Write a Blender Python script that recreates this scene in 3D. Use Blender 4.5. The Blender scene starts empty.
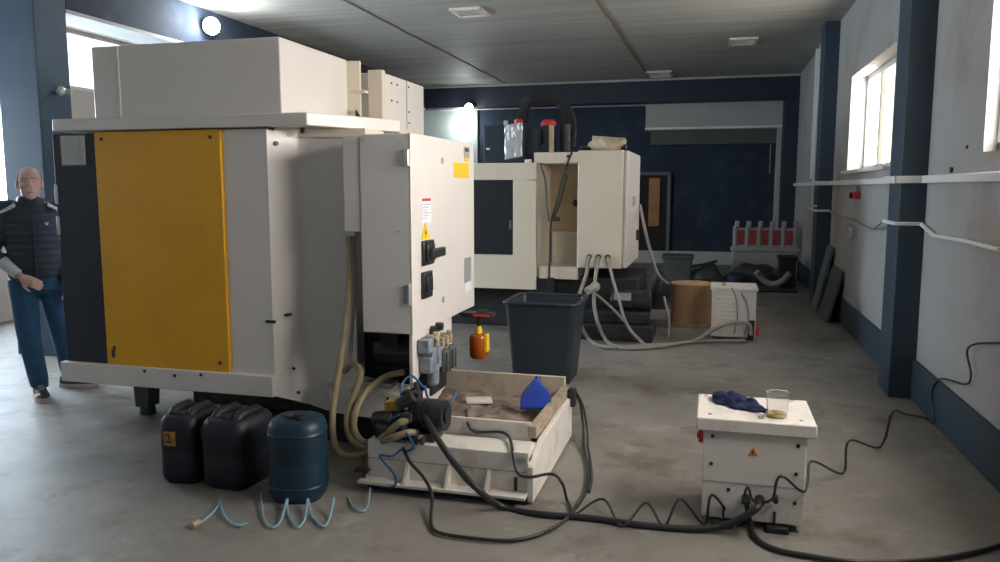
import bpy, bmesh, math, random
from mathutils import Vector, Matrix, noise
random.seed(7)
PI = math.pi
scene = bpy.context.scene
COL = scene.collection

# ------------------------------------------------------------------ materials
def mat(name, col, rough=0.5, metal=0.0, var=0.0, vscale=3.0, dirt=None, dirt_amt=0.0, dirt_scale=1.5, bump=0.0, bscale=60.0, coat=0.0, spec=0.5):
    m = bpy.data.materials.new(name); m.use_nodes = True
    nt = m.node_tree; n = nt.nodes; L = nt.links
    b = n['Principled BSDF']
    b.inputs['Base Color'].default_value = (*col, 1); b.inputs['Roughness'].default_value = rough
    b.inputs['Metallic'].default_value = metal; b.inputs['Specular IOR Level'].default_value = spec
    if coat: b.inputs['Coat Weight'].default_value = coat
    tc = n.new('ShaderNodeTexCoord')
    cur = None
    if var > 0:
        t = n.new('ShaderNodeTexNoise'); t.inputs['Scale'].default_value = vscale; t.inputs['Detail'].default_value = 6
        L.new(tc.outputs['Object'], t.inputs['Vector'])
        r = n.new('ShaderNodeValToRGB')
        r.color_ramp.elements[0].position = .3; r.color_ramp.elements[1].position = .7
        r.color_ramp.elements[0].color = (*[c * (1 - var) for c in col], 1)
        r.color_ramp.elements[1].color = (*[min(1, c * (1 + var)) for c in col], 1)
        L.new(t.outputs['Fac'], r.inputs['Fac']); cur = r.outputs['Color']
    if dirt is not None:
        t = n.new('ShaderNodeTexNoise'); t.inputs['Scale'].default_value = dirt_scale; t.inputs['Detail'].default_value = 9; t.inputs['Roughness'].default_value = .65
        L.new(tc.outputs['Object'], t.inputs['Vector'])
        r = n.new('ShaderNodeValToRGB'); r.color_ramp.elements[0].position = .52; r.color_ramp.elements[1].position = .72
        r.color_ramp.elements[0].color = (0, 0, 0, 1); r.color_ramp.elements[1].color = (dirt_amt,) * 3 + (1,)
        L.new(t.outputs['Fac'], r.inputs['Fac'])
        mx = n.new('ShaderNodeMix'); mx.data_type = 'RGBA'
        L.new(r.outputs['Color'], mx.inputs[0])
        if cur is not None: L.new(cur, mx.inputs[6])
        else: mx.inputs[6].default_value = (*col, 1)
        mx.inputs[7].default_value = (*dirt, 1); cur = mx.outputs[2]
    if cur is not None: L.new(cur, b.inputs['Base Color'])
    if bump > 0:
        t = n.new('ShaderNodeTexNoise'); t.inputs['Scale'].default_value = bscale; t.inputs['Detail'].default_value = 4
        L.new(tc.outputs['Object'], t.inputs['Vector'])
        bp = n.new('ShaderNodeBump'); bp.inputs['Strength'].default_value = bump; bp.inputs['Distance'].default_value = .01
        L.new(t.outputs['Fac'], bp.inputs['Height']); L.new(bp.outputs['Normal'], b.inputs['Normal'])
    return m

def emat(name, col, strength):
    m = bpy.data.materials.new(name); m.use_nodes = True
    b = m.node_tree.nodes['Principled BSDF']
    b.inputs['Base Color'].default_value = (*col, 1)
    b.inputs['Emission Color'].default_value = (*col, 1); b.inputs['Emission Strength'].default_value = strength
    return m

def glass(name, col, rough=.05, trans=1.0, ior=1.2, alpha=1.0):
    m = bpy.data.materials.new(name); m.use_nodes = True
    b = m.node_tree.nodes['Principled BSDF']
    b.inputs['Base Color'].default_value = (*col, 1); b.inputs['Roughness'].default_value = rough
    b.inputs['Transmission Weight'].default_value = trans; b.inputs['IOR'].default_value = ior; b.inputs['Alpha'].default_value = alpha
    return m

def floor_mat():
    m = bpy.data.materials.new('worn_concrete'); m.use_nodes = True
    nt = m.node_tree; n = nt.nodes; L = nt.links; b = n['Principled BSDF']
    tc = n.new('ShaderNodeTexCoord')
    def nz(scale, detail, rough=.6):
        t = n.new('ShaderNodeTexNoise'); t.inputs['Scale'].default_value = scale; t.inputs['Detail'].default_value = detail; t.inputs['Roughness'].default_value = rough
        L.new(tc.outputs['Object'], t.inputs['Vector']); return t.outputs['Fac']
    def ramp(fac, p0, c0, p1, c1):
        r = n.new('ShaderNodeValToRGB'); r.color_ramp.elements[0].position = p0; r.color_ramp.elements[1].position = p1
        r.color_ramp.elements[0].color = (*c0, 1); r.color_ramp.elements[1].color = (*c1, 1); L.new(fac, r.inputs['Fac']); return r.outputs['Color']
    def mix(f, a, c):
        x = n.new('ShaderNodeMix'); x.data_type = 'RGBA'; L.new(f, x.inputs[0]); L.new(a, x.inputs[6])
        if isinstance(c, tuple): x.inputs[7].default_value = (*c, 1)
        else: L.new(c, x.inputs[7])
        return x.outputs[2]
    base = ramp(nz(.9, 8), .3, FLOOR_A, .7, FLOOR_B)
    fine = ramp(nz(9, 8), .42, (0, 0, 0), .75, (.35, .35, .35))
    c = mix(fine, base, (.165, .148, .130))
    st = ramp(nz(1.5, 10, .72), .52, (0, 0, 0), .66, (.85, .85, .85))
    c = mix(st, c, (.115, .090, .066))
    pale = ramp(nz(2.6, 9, .7), .57, (0, 0, 0), .70, (.65, .65, .65))
    c = mix(pale, c, (.37, .36, .34))
    L.new(c, b.inputs['Base Color'])
    r = n.new('ShaderNodeMapRange'); L.new(nz(3, 6), r.inputs['Value']); r.inputs['To Min'].default_value = .38; r.inputs['To Max'].default_value = .75
    L.new(r.outputs['Result'], b.inputs['Roughness']); b.inputs['Specular IOR Level'].default_value = .35
    bp = n.new('ShaderNodeBump'); bp.inputs['Strength'].default_value = .25; bp.inputs['Distance'].default_value = .01
    L.new(nz(14, 8), bp.inputs['Height']); L.new(bp.outputs['Normal'], b.inputs['Normal'])
    return m

def ceiling_mat():
    m = bpy.data.materials.new('grey_ceiling_planks'); m.use_nodes = True
    nt = m.node_tree; n = nt.nodes; L = nt.links; b = n['Principled BSDF']
    tc = n.new('ShaderNodeTexCoord')
    mp = n.new('ShaderNodeMapping'); mp.inputs['Scale'].default_value = (.25, 7.0, 1); L.new(tc.outputs['Object'], mp.inputs['Vector'])
    t = n.new('ShaderNodeTexNoise'); t.inputs['Scale'].default_value = 1.0; t.inputs['Detail'].default_value = 6; L.new(mp.outputs['Vector'], t.inputs['Vector'])
    r = n.new('ShaderNodeValToRGB'); r.color_ramp.elements[0].position = .3; r.color_ramp.elements[1].position = .7
    r.color_ramp.elements[0].color = (*CEIL_A, 1); r.color_ramp.elements[1].color = (*CEIL_B, 1); L.new(t.outputs['Fac'], r.inputs['Fac'])
    L.new(r.outputs['Color'], b.inputs['Base Color'])
    w = n.new('ShaderNodeTexWave'); w.wave_type = 'BANDS'; w.bands_direction = 'Y'; w.inputs['Scale'].default_value = 1.6; w.inputs['Distortion'].default_value = 0
    L.new(tc.outputs['Object'], w.inputs['Vector'])
    bp = n.new('ShaderNodeBump'); bp.inputs['Strength'].default_value = .12; bp.inputs['Distance'].default_value = .02
    L.new(w.outputs['Fac'], bp.inputs['Height']); L.new(bp.outputs['Normal'], b.inputs['Normal'])
    b.inputs['Roughness'].default_value = .62; b.inputs['Specular IOR Level'].default_value = .25
    return m

FLOOR_A = (.160, .148, .134); FLOOR_B = (.295, .277, .257)
CEIL_A = (.33, .328, .30); CEIL_B = (.46, .455, .42)
M = {}
M['floor'] = floor_mat(); M['ceiling'] = ceiling_mat()
M['wall'] = mat('pale_plaster', (.365, .365, .36), .85, var=.05, vscale=1.2, dirt=(.27, .21, .16), dirt_amt=.8, dirt_scale=.8, bump=.12, bscale=40)
M['wall_left'] = mat('pinkish_plaster', (.62, .55, .50), .85, var=.06, vscale=1.0)
M['navy_wall'] = mat('dark_blue_wall_paint', (.014, .026, .048), .8, var=.18, vscale=1.5, dirt=(.09, .11, .13), dirt_amt=.35, dirt_scale=2.4)
M['navy'] = mat('dark_blue_column_paint', (.028, .050, .075), .6, var=.10, vscale=2.0, bump=.05, bscale=40)
M['navy_flare'] = mat('flare_lightened_pillar_paint', (.055, .088, .130), .65, var=.12, vscale=2.0)  # same column paint, lightened to carry the lens flare
M['navy_deep'] = mat('deep_navy_paint', (.014, .020, .038), .6, var=.1)
M['soffit'] = mat('pale_soffit', (.42, .42, .40), .8, var=.05)
M['greygreen'] = mat('grey_green_gloss_paint', (.36, .42, .39), .25, var=.04)
M['white_trim'] = mat('white_plastic_trim', (.78, .77, .75), .5, var=.03)
M['dirty_trim'] = mat('grimy_white_trim', (.62, .60, .56), .6, var=.1, vscale=4, dirt=(.3, .27, .22), dirt_amt=.5, dirt_scale=5)
M['sheet'] = mat('cream_white_machine_paint', (.74, .71, .68), .38, var=.025, vscale=2, coat=.15)
M['sheet_worn'] = mat('worn_cream_machine_paint', (.70, .67, .63), .42, var=.03, vscale=3, dirt=(.30, .26, .22), dirt_amt=.5, dirt_scale=4)
M['cream'] = mat('cream_machine_paint', (.72, .65, .53), .42, var=.03, vscale=2)
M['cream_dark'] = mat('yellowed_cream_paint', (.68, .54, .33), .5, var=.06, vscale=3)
M['yellow'] = mat('warm_yellow_panel_paint', (.78, .40, .015), .40, var=.05, vscale=2.2, dirt=(.45, .22, .02), dirt_amt=.25, dirt_scale=3)
M['black_panel'] = mat('blue_black_panel_paint', (.016, .024, .038), .55, var=.12, vscale=4)
M['black'] = mat('black_metal', (.018, .019, .022), .5, var=.2, vscale=8)
M['black_gloss'] = mat('black_plastic', (.022, .024, .028), .3)
M['rubber'] = mat('black_rubber', (.016, .017, .018), .6)
M['grease'] = mat('greasy_dark_metal', (.035, .033, .032), .42, metal=.3, var=.4, vscale=14, dirt=(.14, .11, .08), dirt_amt=.6, dirt_scale=12)
M['dark_glass'] = mat('dark_window_plastic', (.012, .016, .024), .12)
M['screw'] = mat('dark_screw', (.05, .045, .04), .4, metal=.7)
M['steel'] = mat('brushed_steel', (.55, .55, .55), .35, metal=.9, var=.06)
M['foil'] = mat('crumpled_silver_foil', (.62, .65, .70), .35, metal=.6, bump=.8, bscale=18)
M['tray'] = mat('grubby_white_tank_paint', (.70, .67, .62), .48, var=.04, vscale=3, dirt=(.36, .26, .17), dirt_amt=.6, dirt_scale=5)
M['mud'] = mat('brown_chip_sludge', (.20, .155, .125), .8, var=.35, vscale=9, dirt=(.07, .05, .045), dirt_amt=.9, dirt_scale=5, bump=.7, bscale=22)
M['rim'] = mat('stained_tank_rim', (.34, .28, .21), .7, var=.25, vscale=9, dirt=(.09, .06, .04), dirt_amt=.9, dirt_scale=7)
M['hose_tan'] = mat('tan_coolant_hose', (.36, .29, .17), .45, var=.12, vscale=12)
M['hose_grey'] = mat('grey_cable_sheath', (.30, .28, .26), .5)
M['cable'] = mat('black_cable', (.02, .021, .023), .45)
M['coil'] = mat('dark_coiled_cable', (.028, .033, .035), .35)
M['blue_tube'] = mat('blue_air_tube', (.02, .10, .28), .35)
M['clear_tube'] = glass('pale_blue_air_tube', (.35, .58, .68), .2, .35, 1.3)
M['jerry'] = mat('navy_jerrycan_plastic', (.008, .011, .020), .55, var=.15, vscale=5)
M['jerry_blue'] = mat('flare_teal_plastic', (.007, .030, .055), .45, var=.2, vscale=5)  # the canister's teal tint is lens flare put into the colour
M['label_orange'] = mat('worn_orange_label', (.36, .20, .05), .6, var=.4, vscale=30)
M['label_print'] = mat('dark_label_print', (.06, .04, .02), .6)
M['bin'] = mat('dark_blue_grey_bin_plastic', (.022, .032, .045), .45, var=.12, vscale=4)
M['dustpan'] = mat('bright_blue_plastic', (.006, .035, .28), .35)
M['cloth_blue'] = mat('navy_blue_cloth', (.005, .012, .062), .85, var=.25, vscale=18, bump=.3, bscale=60)
M['warn'] = mat('yellow_warning_sticker', (.90, .58, .01), .5)
M['warn_orange'] = mat('orange_warning_sticker', (.75, .25, .03), .5)
M['red'] = mat('red_plastic', (.55, .03, .03), .45)
M['sticker_white'] = mat('white_sticker', (.82, .83, .85), .5)
M['sticker_blue'] = mat('pale_blue_print', (.42, .52, .68), .5)
M['sticker_grey'] = mat('grey_nameplate', (.40, .42, .42), .4, metal=.3)
M['paper'] = mat('white_paper_sleeve', (.66, .67, .66), .3, var=.05, coat=.4)
M['card'] = mat('tan_cardboard', (.42, .265, .15), .8, var=.08, vscale=5, dirt=(.25, .14, .06), dirt_amt=.4, dirt_scale=4)
M['rag'] = mat('beige_rag', (.55, .47, .35), .9, var=.2, vscale=10, bump=.4, bscale=30)
M['amber'] = mat('amber_oil', (.36, .075, .005), .2)
M['yellow_cap'] = mat('yellow_cap_plastic', (.85, .55, .02), .4)
M['regulator'] = mat('grey_blue_regulator', (.22, .25, .29), .45, var=.35, vscale=25)
M['brass'] = mat('dirty_brass', (.50, .42, .28), .4, metal=.4, var=.3, vscale=30)
M['tarp'] = mat('dark_tarpaulin', (.035, .045, .055), .6, var=.35, vscale=5, bump=.5, bscale=10)
M['greybox'] = mat('grey_green_plastic', (.07, .08, .08), .6, var=.15)
M['barrier'] = mat('dusty_white_barrier_plastic', (.36, .345, .325), .7, var=.1, vscale=6, dirt=(.25, .22, .2), dirt_amt=.6, dirt_scale=6)
M['barrier_red'] = mat('faded_red_panel', (.34, .045, .05), .6, var=.15)
M['board'] = mat('blue_grey_board', (.11, .135, .15), .6, var=.12)
M['board_dark'] = mat('dark_green_grey_board', (.065, .075, .075), .6, var=.15)
M['rim_light'] = mat('stained_tank_wall', (.46, .40, .33), .65, var=.12, vscale=5, dirt=(.22, .16, .11), dirt_amt=.6, dirt_scale=6)
M['shutter'] = mat('grey_green_underside_tone', (.075, .085, .080), .6)
M['wood'] = mat('brown_door_wood', (.34, .16, .055), .5, var=.2, vscale=5)
M['void'] = mat('dark_doorway_interior', (.02, .018, .016), .9)
M['oil'] = mat('pale_yellow_oil', (.55, .42, .14), .2)
M['cup'] = glass('clear_plastic_cup', (.95, .95, .93), .12, .95, 1.15)
M['gland'] = mat('black_cable_gland', (.02, .02, .02), .4)
M['skin'] = mat('skin', (.66, .40, .33), .5, var=.06, vscale=14)
M['jacket'] = mat('blue_black_quilted_nylon', (.022, .034, .052), .5, var=.15, vscale=8)
M['jacket_grey'] = mat('pale_grey_jacket_fabric', (.60, .62, .66), .7)
M['denim'] = mat('blue_denim', (.025, .095, .18), .8, var=.2, vscale=12, bump=.15, bscale=120)
M['shoe'] = mat('dark_brown_sneaker', (.045, .03, .03), .6)
M['sole'] = mat('pale_pink_sole', (.66, .56, .54), .6)
M['eye_white'] = mat('eye_white', (.75, .72, .70), .3)
M['eye_dark'] = mat('eye_dark', (.03, .02, .015), .3)
M['stubble'] = mat('shaved_hair', (.34, .22, .18), .8)
M['brow'] = mat('short_brown_hair', (.14, .09, .07), .9)
WIN_STRENGTH = 18.5
M['daylight'] = emat('daylight_pane', (1.0, .93, .86), WIN_STRENGTH)
M['fill_cool'] = emat('cool_fill_pane', (.80, .90, 1.0), .8)
M['daylight_door'] = emat('bright_cool_daylight_pane', (.72, .86, 1.0), 40.0)
M['daylight_high'] = emat('high_daylight_pane', (.95, .97, 1.0), 2.2)
M['fill_rear'] = emat('rear_fill_pane', (.80, .90, 1.0), .2)
M['daylight_warm'] = emat('warm_daylight_pane', (1.0, .93, .78), 1.05)
M['bulb'] = emat('lit_lamp', (.92, .97, 1.0), 60.0)

# ------------------------------------------------------------------ mesh builder
def catmull(pts, per=8):
    P = [Vector(p) for p in pts]
    if len(P) < 3: return P
    Q = [P[0] * 2 - P[1]] + P + [P[-1] * 2 - P[-2]]
    out = []
    for i in range(1, len(Q) - 2):
        a, b, c, d = Q[i - 1], Q[i], Q[i + 1], Q[i + 2]
        for k in range(per):
            t = k / per
            out.append(.5 * ((2 * b) + (c - a) * t + (2 * a - 5 * b + 4 * c - d) * t * t + (3 * b - a - 3 * c + d) * t ** 3))
    out.append(P[-1]); return out

class MB:
    def __init__(s): s.bm = bmesh.new()
    def faces(s, vs, fs):
        v = [s.bm.verts.new(p) for p in vs]
        for f in fs:
            try: s.bm.faces.new([v[i] for i in f])
            except ValueError: pass
        return v
    def box(s, x0, x1, y0, y1, z0, z1, rot=None, about=None):
        vs = [Vector((x, y, z)) for z in (z0, z1) for y in (y0, y1) for x in (x0, x1)]
        if rot is not None:
            c = Vector(about) if about is not None else Vector(((x0 + x1) / 2, (y0 + y1) / 2, (z0 + z1) / 2))
            vs = [rot @ (p - c) + c for p in vs]
        s.faces(vs, [(0, 2, 3, 1), (4, 5, 7, 6), (0, 1, 5, 4), (2, 6, 7, 3), (0, 4, 6, 2), (1, 3, 7, 5)]); return s
    def prism(s, poly, ext):
        e = Vector(ext); n = len(poly); a = [Vector(p) for p in poly]
        s.faces(a + [p + e for p in a], [tuple(range(n))[::-1], tuple(range(n, 2 * n))] + [(i, (i + 1) % n, n + (i + 1) % n, n + i) for i in range(n)]); return s
    def cyl(s, p0, p1, r0, r1=None, n=20):
        return s.rings([p0, p1], [r0, r0 if r1 is None else r1], n)
    def rings(s, pts, rads, n=12, cap=True):
        P = [Vector(p) for p in pts]; rows = []
        up = None
        for i, p in enumerate(P):
            d = (P[min(i + 1, len(P) - 1)] - P[max(i - 1, 0)])
            if d.length < 1e-9: d = Vector((0, 0, 1))
            d.normalize()
            if up is None:
                up = Vector((0, 0, 1)) if abs(d.z) < .9 else Vector((1, 0, 0))
            x = up - d * up.dot(d)
            if x.length < 1e-5: x = d.orthogonal()
            x.normalize(); up = x; y = d.cross(x)
            rows.append([s.bm.verts.new(p + (x * math.cos(2 * PI * k / n) + y * math.sin(2 * PI * k / n)) * rads[i]) for k in range(n)])
        for a, b in zip(rows, rows[1:]):
            for k in range(n): s.bm.faces.new((a[k], a[(k + 1) % n], b[(k + 1) % n], b[k]))
        if cap: s.bm.faces.new(rows[0][::-1]); s.bm.faces.new(rows[-1])
        return s
    def tube(s, pts, r, n=8, per=8, smooth=True):
        P = catmull(pts, per) if smooth else [Vector(p) for p in pts]
        return s.rings(P, [r] * len(P), n)
    def lathe(s, prof, c, n=28, axis='z'):
        c = Vector(c); rows = []
        for r, h in prof:
            row = []
            for k in range(n):
                a = 2 * PI * k / n; u, v = r * math.cos(a), r * math.sin(a)
                row.append(s.bm.verts.new(c + (Vector((u, v, h)) if axis == 'z' else Vector((h, u, v)) if axis == 'x' else Vector((v, h, u)))))
            rows.append(row)
        for a, b in zip(rows, rows[1:]):
            for k in range(n): s.bm.faces.new((a[k], a[(k + 1) % n], b[(k + 1) % n], b[k]))
        if prof[0][0] > 1e-6: s.bm.faces.new(rows[0][::-1])
        if prof[-1][0] > 1e-6: s.bm.faces.new(rows[-1])
        return s
    def ellipsoid(s, c, r, nu=20, nv=12, rot=None):
        c = Vector(c); rows = []
        for j in range(nv + 1):
            t = PI * j / nv - PI / 2; row = []
            for k in range(nu):
                a = 2 * PI * k / nu
                p = Vector((r[0] * math.cos(t) * math.cos(a), r[1] * math.cos(t) * math.sin(a), r[2] * math.sin(t)))
                if rot is not None: p = rot @ p
                row.append(s.bm.verts.new(c + p))
            rows.append(row)
        for a, b in zip(rows, rows[1:]):
            for k in range(nu): s.bm.faces.new((a[k], a[(k + 1) % nu], b[(k + 1) % nu], b[k]))
        return s
    def loft(s, sections, cap=True):
        rows = [[s.bm.verts.new(p) for p in sec] for sec in sections]; n = len(rows[0])
        for a, b in zip(rows, rows[1:]):
            for k in range(n): s.bm.faces.new((a[k], a[(k + 1) % n], b[(k + 1) % n], b[k]))
        if cap: s.bm.faces.new(rows[0][::-1]); s.bm.faces.new(rows[-1])
        return s
    def grid(s, f, nx, ny):
        v = [[s.bm.verts.new(f(i / nx, j / ny)) for j in range(ny + 1)] for i in range(nx + 1)]
        for i in range(nx):
            for j in range(ny): s.bm.faces.new((v[i][j], v[i + 1][j], v[i + 1][j + 1], v[i][j + 1]))
        return s
    def build(s, name, material, parent=None, bev=0.0, seg=2, label=None, smooth=True, rot_about=None, stuff=False):
        bmesh.ops.remove_doubles(s.bm, verts=s.bm.verts, dist=1e-6)
        bmesh.ops.recalc_face_normals(s.bm, faces=s.bm.faces)
        off = origin(parent)
        for v in s.bm.verts: v.co -= off
        me = bpy.data.meshes.new(name); s.bm.to_mesh(me); s.bm.free()
        me.materials.append(M[material])
        if smooth:
            for p in me.polygons: p.use_smooth = True
            me.set_sharp_from_angle(angle=math.radians(38))
        o = bpy.data.objects.new(name, me); COL.objects.link(o)
        if parent is not None: o.parent = parent
        if bev > 0:
            md = o.modifiers.new('bevel', 'BEVEL'); md.width = bev; md.segments = seg; md.limit_method = 'ANGLE'; md.angle_limit = math.radians(40)
        if label: o['label'] = label
        if stuff: o['kind'] = 'stuff'
        return o

def origin(o):
    v = Vector((0, 0, 0))
    while o is not None: v += o.location; o = o.parent
    return v
def tag(o, label, cat, group=None, kind=None):
    o['label'] = label; o['category'] = cat
    if group: o['group'] = group
    if kind: o['kind'] = kind
    return o
def thing(name, loc, label, cat, group=None):
    o = bpy.data.objects.new(name, None); COL.objects.link(o); o.location = loc; o.empty_display_size = .1
    return tag(o, label, cat, group)
def struct(o, label=None, cat=None):
    o['kind'] = 'structure'
    if label: o['label'] = label
    if cat: o['category'] = cat
    return o
def rotz(d): return Matrix.Rotation(math.radians(d), 3, 'Z')
def rotx(d): return Matrix.Rotation(math.radians(d), 3, 'X')
def roty(d): return Matrix.Rotation(math.radians(d), 3, 'Y')
def soft(mb, amp, sc, seed=0, zlock=None):
    for v in mb.bm.verts:
        if zlock is not None and v.co.z < zlock: continue
        n = noise.noise_vector(v.co * sc + Vector((seed, seed * .7, 0)))
        v.co += n * amp
    return mb
def tri_mesh(pts, ext): return MB().prism(pts, ext)
# ------------------------------------------------------------------ camera
cam = bpy.data.cameras.new('camera'); co = bpy.data.objects.new('camera', cam); COL.objects.link(co)
cam.sensor_width = 36; cam.lens = 36 * 780 / 1000; cam.clip_start = .05; cam.clip_end = 200
co.location = (0, 0, 1.6)
co.rotation_euler = (math.radians(90 - 6.7993), 0, math.radians(15.1713))
scene.camera = co

# ------------------------------------------------------------------ the setting
XW, YB, XL, YF, ZC = 1.53, 17.0, -8.2, -4.0, 3.75
struct(MB().box(XL - .3, XW + .3, YF - .3, YB + .3, -.15, 0).build('floor', 'floor', smooth=False), 'worn stained grey concrete workshop floor', 'floor')
struct(MB().box(XL - .3, XW + .3, YF - .3, YB + .3, ZC, ZC + .2).build('ceiling', 'ceiling', smooth=False), 'dull grey plank ceiling of the workshop', 'ceiling')
def wall_x(x0, x1, ya, yb, wins, z0=0, z1=ZC):
    m = MB(); y = ya
    for (a, b, c, d) in sorted(wins):
        m.box(x0, x1, y, a, z0, z1); m.box(x0, x1, a, b, z0, c); m.box(x0, x1, a, b, d, z1); y = b
    m.box(x0, x1, y, yb, z0, z1); return m
RW = [(-2.6, -.3, 1.81, 2.89), (2.4, 5.24, 1.81, 2.89), (7.76, 10.1, 1.80, 2.89), (12.9, 15.1, 1.80, 2.89)]
RW = RW[:3]
struct(wall_x(XW, XW + .3, YF, YB, RW).build('wall_right', 'wall', smooth=False), 'stained pale plaster wall with the bright windows', 'wall')
LW = [(-1.5, 2.5, .9, 3.2), (5.1, 7.75, 1.25, 2.6), (8.4, 15.2, 2.9, 3.70)]
struct(wall_x(XL - .3, XL, YF, YB, LW).build('wall_left', 'wall_left', smooth=False), 'pinkish plaster wall beyond the dark blue pillar', 'wall')
struct(MB().box(XL - .3, XW + .3, YB, YB + .3, 0, ZC).build('wall_back', 'navy_wall', smooth=False), 'dark blue painted far wall with scuffs', 'wall')
fw = MB(); fw.box(XL, XW, YF - .3, YF, 0, .9); fw.box(XL, XW, YF - .3, YF, 3.1, ZC)
for a, b in ((XL, -7.0), (-4.5, -3.0), (0.2, XW)): fw.box(a, b, YF - .3, YF, .9, 3.1)
struct(fw.build('wall_front', 'wall', smooth=False), 'plaster wall behind the viewer', 'wall')

def window_x(name, y0, y1, z0, z1, xin, xpane, mull, pane='daylight', label='', frame_mat='white_trim', d=1):
    # xin: room-side face of the frame, xpane: the pane
    f = MB(); w = .06; t = .05 * d
    f.box(xin, xin + t, y0, y1, z0, z0 + w); f.box(xin, xin + t, y0, y1, z1 - w, z1)
    f.box(xin, xin + t, y0, y0 + w, z0, z1); f.box(xin, xin + t, y1 - w, y1, z0, z1)
    for y in mull: f.box(xin, xin + t, y - .035, y + .035, z0, z1)
    o = struct(f.build(name, frame_mat, bev=.006), label, 'window')
    MB().box(xpane, xpane + .01 * d, y0, y1, z0, z1).build('glass_pane', pane, o, smooth=False)
    return o
window_x('window_1', 2.4, 5.24, 1.81, 2.89, 1.60, 1.67, (3.3, 4.2), label='bright window in the right wall nearest the viewer')
w2 = window_x('window_2', 7.76, 10.1, 1.80, 2.89, 1.70, 1.78, (8.55, 9.32), pane='daylight_warm', label='bright window between the two dark blue wall columns')
MB().box(1.755, 1.765, 9.32, 10.1, 1.80, 2.89).build('glass_pane', 'daylight', w2, smooth=False)
MB().box(1.685, 1.70, 9.18, 9.20, 2.15, 2.30).build('window_handle', 'white_trim', w2, bev=.004)
MB().box(1.46, 1.60, 7.74, 10.12, 1.765, 1.80).build('window_sill', 'white_trim', w2, bev=.006)
window_x('window_3', -2.6, -.3, 1.81, 2.89, 1.60, 1.67, (-1.4,), pane='fill_rear', label='added fill window in the right wall behind the viewer')  # unseen window, added as fill light
window_x('window_4', -1.5, 2.5, .9, 3.2, XL - .10, XL - .17, (.5,), pane='fill_cool', label='large added fill window in the left wall', d=-1)  # invented out of view to fill the shade from the left
window_x('window_5', 5.1, 7.75, 1.25, 2.6, XL - .10, XL - .17, (6.4,), pane='daylight_door', label='bright window left of the dark blue pillar', d=-1)
window_x('window_6', 8.4, 15.2, 2.9, 3.70, XL - .10, XL - .17, (11.0, 13.0), pane='daylight_high', label='high bright window behind the pillar above the machine', d=-1)
for i, (a, b) in enumerate(((-7.0, -4.5), (-3.0, .2))):  # unseen glowing panes added as fill for faces turned to the viewer
    f = MB(); f.box(a, b, YF - .12, YF - .07, .9, .97); f.box(a, b, YF - .12, YF - .07, 3.03, 3.1)
    for x in (a + .035, (a + b) / 2, b - .035): f.box(x - .035, x + .035, YF - .12, YF - .07, .9, 3.1)
    o = struct(f.build('window_%d' % (7 + i), 'white_trim'), 'added fill window in the wall behind the viewer', 'window')
    MB().box(a, b, YF - .18, YF - .17, .9, 3.1).build('glass_pane', 'fill_rear', o, smooth=False)

# baseboard and columns of the right wall
struct(MB().box(XW - .025, XW, YF, YB, 0, .305).build('baseboard_right', 'navy', bev=.004), 'dark blue painted skirting along the right wall', 'baseboard')
struct(MB().box(1.35, XW + .02, 6.44, 6.83, 0, ZC).build('pillar', 'navy', bev=.008), 'dark blue wall pillar beside the right window', 'pillar')
struct(MB().box(1.35, XW + .02, 11.2, 11.6, 0, ZC).build('pillar', 'navy', bev=.008), 'dark blue wall pillar beyond the window with boards leaning by it', 'pillar')
struct(MB().box(1.27, XW + .02, 16.0, 16.4, 0, 3.29).build('pillar', 'navy_deep', bev=.008), 'dark blue pillar in the far corner', 'pillar')
struct(MB().box(XL, XW + .02, 16.0, 16.4, 3.29, ZC).build('beam', 'navy_deep', bev=.008), 'dark blue beam across the far end under the ceiling', 'beam')
struct(MB().box(XL, XW, 15.965, 16.0, 3.70, 3.74).build('trim_1', 'soffit', smooth=False), 'pale strip between ceiling and far beam', 'trim')
struct(MB().box(-6.46, -6.0, 5.95, 6.33, 0, ZC).build('pillar', 'navy_flare', bev=.01), 'big dark blue pillar behind the man', 'pillar')
struct(MB().box(-6.45, -6.0, 6.33, 16.0, 3.29, ZC).build('beam', 'navy_wall', bev=.008), 'dark blue beam running back from the big pillar', 'beam')
struct(MB().box(-6.452, -5.995, 6.33, 16.0, 3.255, 3.291).build('trim_2', 'soffit', smooth=False), 'underside of the dark blue beam, painted pale for window light', 'trim')  # pale colour stands for daylight from the left on the beam's underside
struct(MB().box(XL, XW, YB - .03, YB, 0, .27).build('baseboard_back', 'soffit', bev=.004), 'pale band along the foot of the dark blue far wall', 'baseboard')
# seams of the ceiling
def seam(x0, x1, y0, y1, w, k):
    m = MB(); n = 26; d = Vector((x1 - x0, y1 - y0, 0)).normalized(); s = Vector((-d.y, d.x, 0))
    for i in range(n):
        a, b = i / n, (i + 1) / n
        ja, jb = noise.noise((a * 19, k, 0)) * .03, noise.noise((b * 19, k, 0)) * .03
        p = Vector((x0, y0, 0)).lerp(Vector((x1, y1, 0)), a) + s * ja; q = Vector((x0, y0, 0)).lerp(Vector((x1, y1, 0)), b) + s * jb
        wa = w * (.6 + .5 * abs(noise.noise((a * 31, k, 3)))); 
        m.prism([p + s * wa + Vector((0, 0, ZC - .012)), p - s * wa + Vector((0, 0, ZC - .012)), q - s * wa + Vector((0, 0, ZC - .012)), q + s * wa + Vector((0, 0, ZC - .012))], (0, 0, .02))
    return m
M['seam'] = mat('rusty_ceiling_seam', (.22, .17, .12), .8, var=.3, vscale=8)
struct(seam(-1.40, -1.28, 5.0, 15.9, .022, 1).build('trim_3', 'seam', smooth=False), 'rusty seam along the ceiling planks', 'trim')
struct(seam(-4.15, -4.2, 5.0, 15.9, .018, 5).build('trim_4', 'seam', smooth=False), 'dark seam along the ceiling above the first machine', 'trim')

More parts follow.
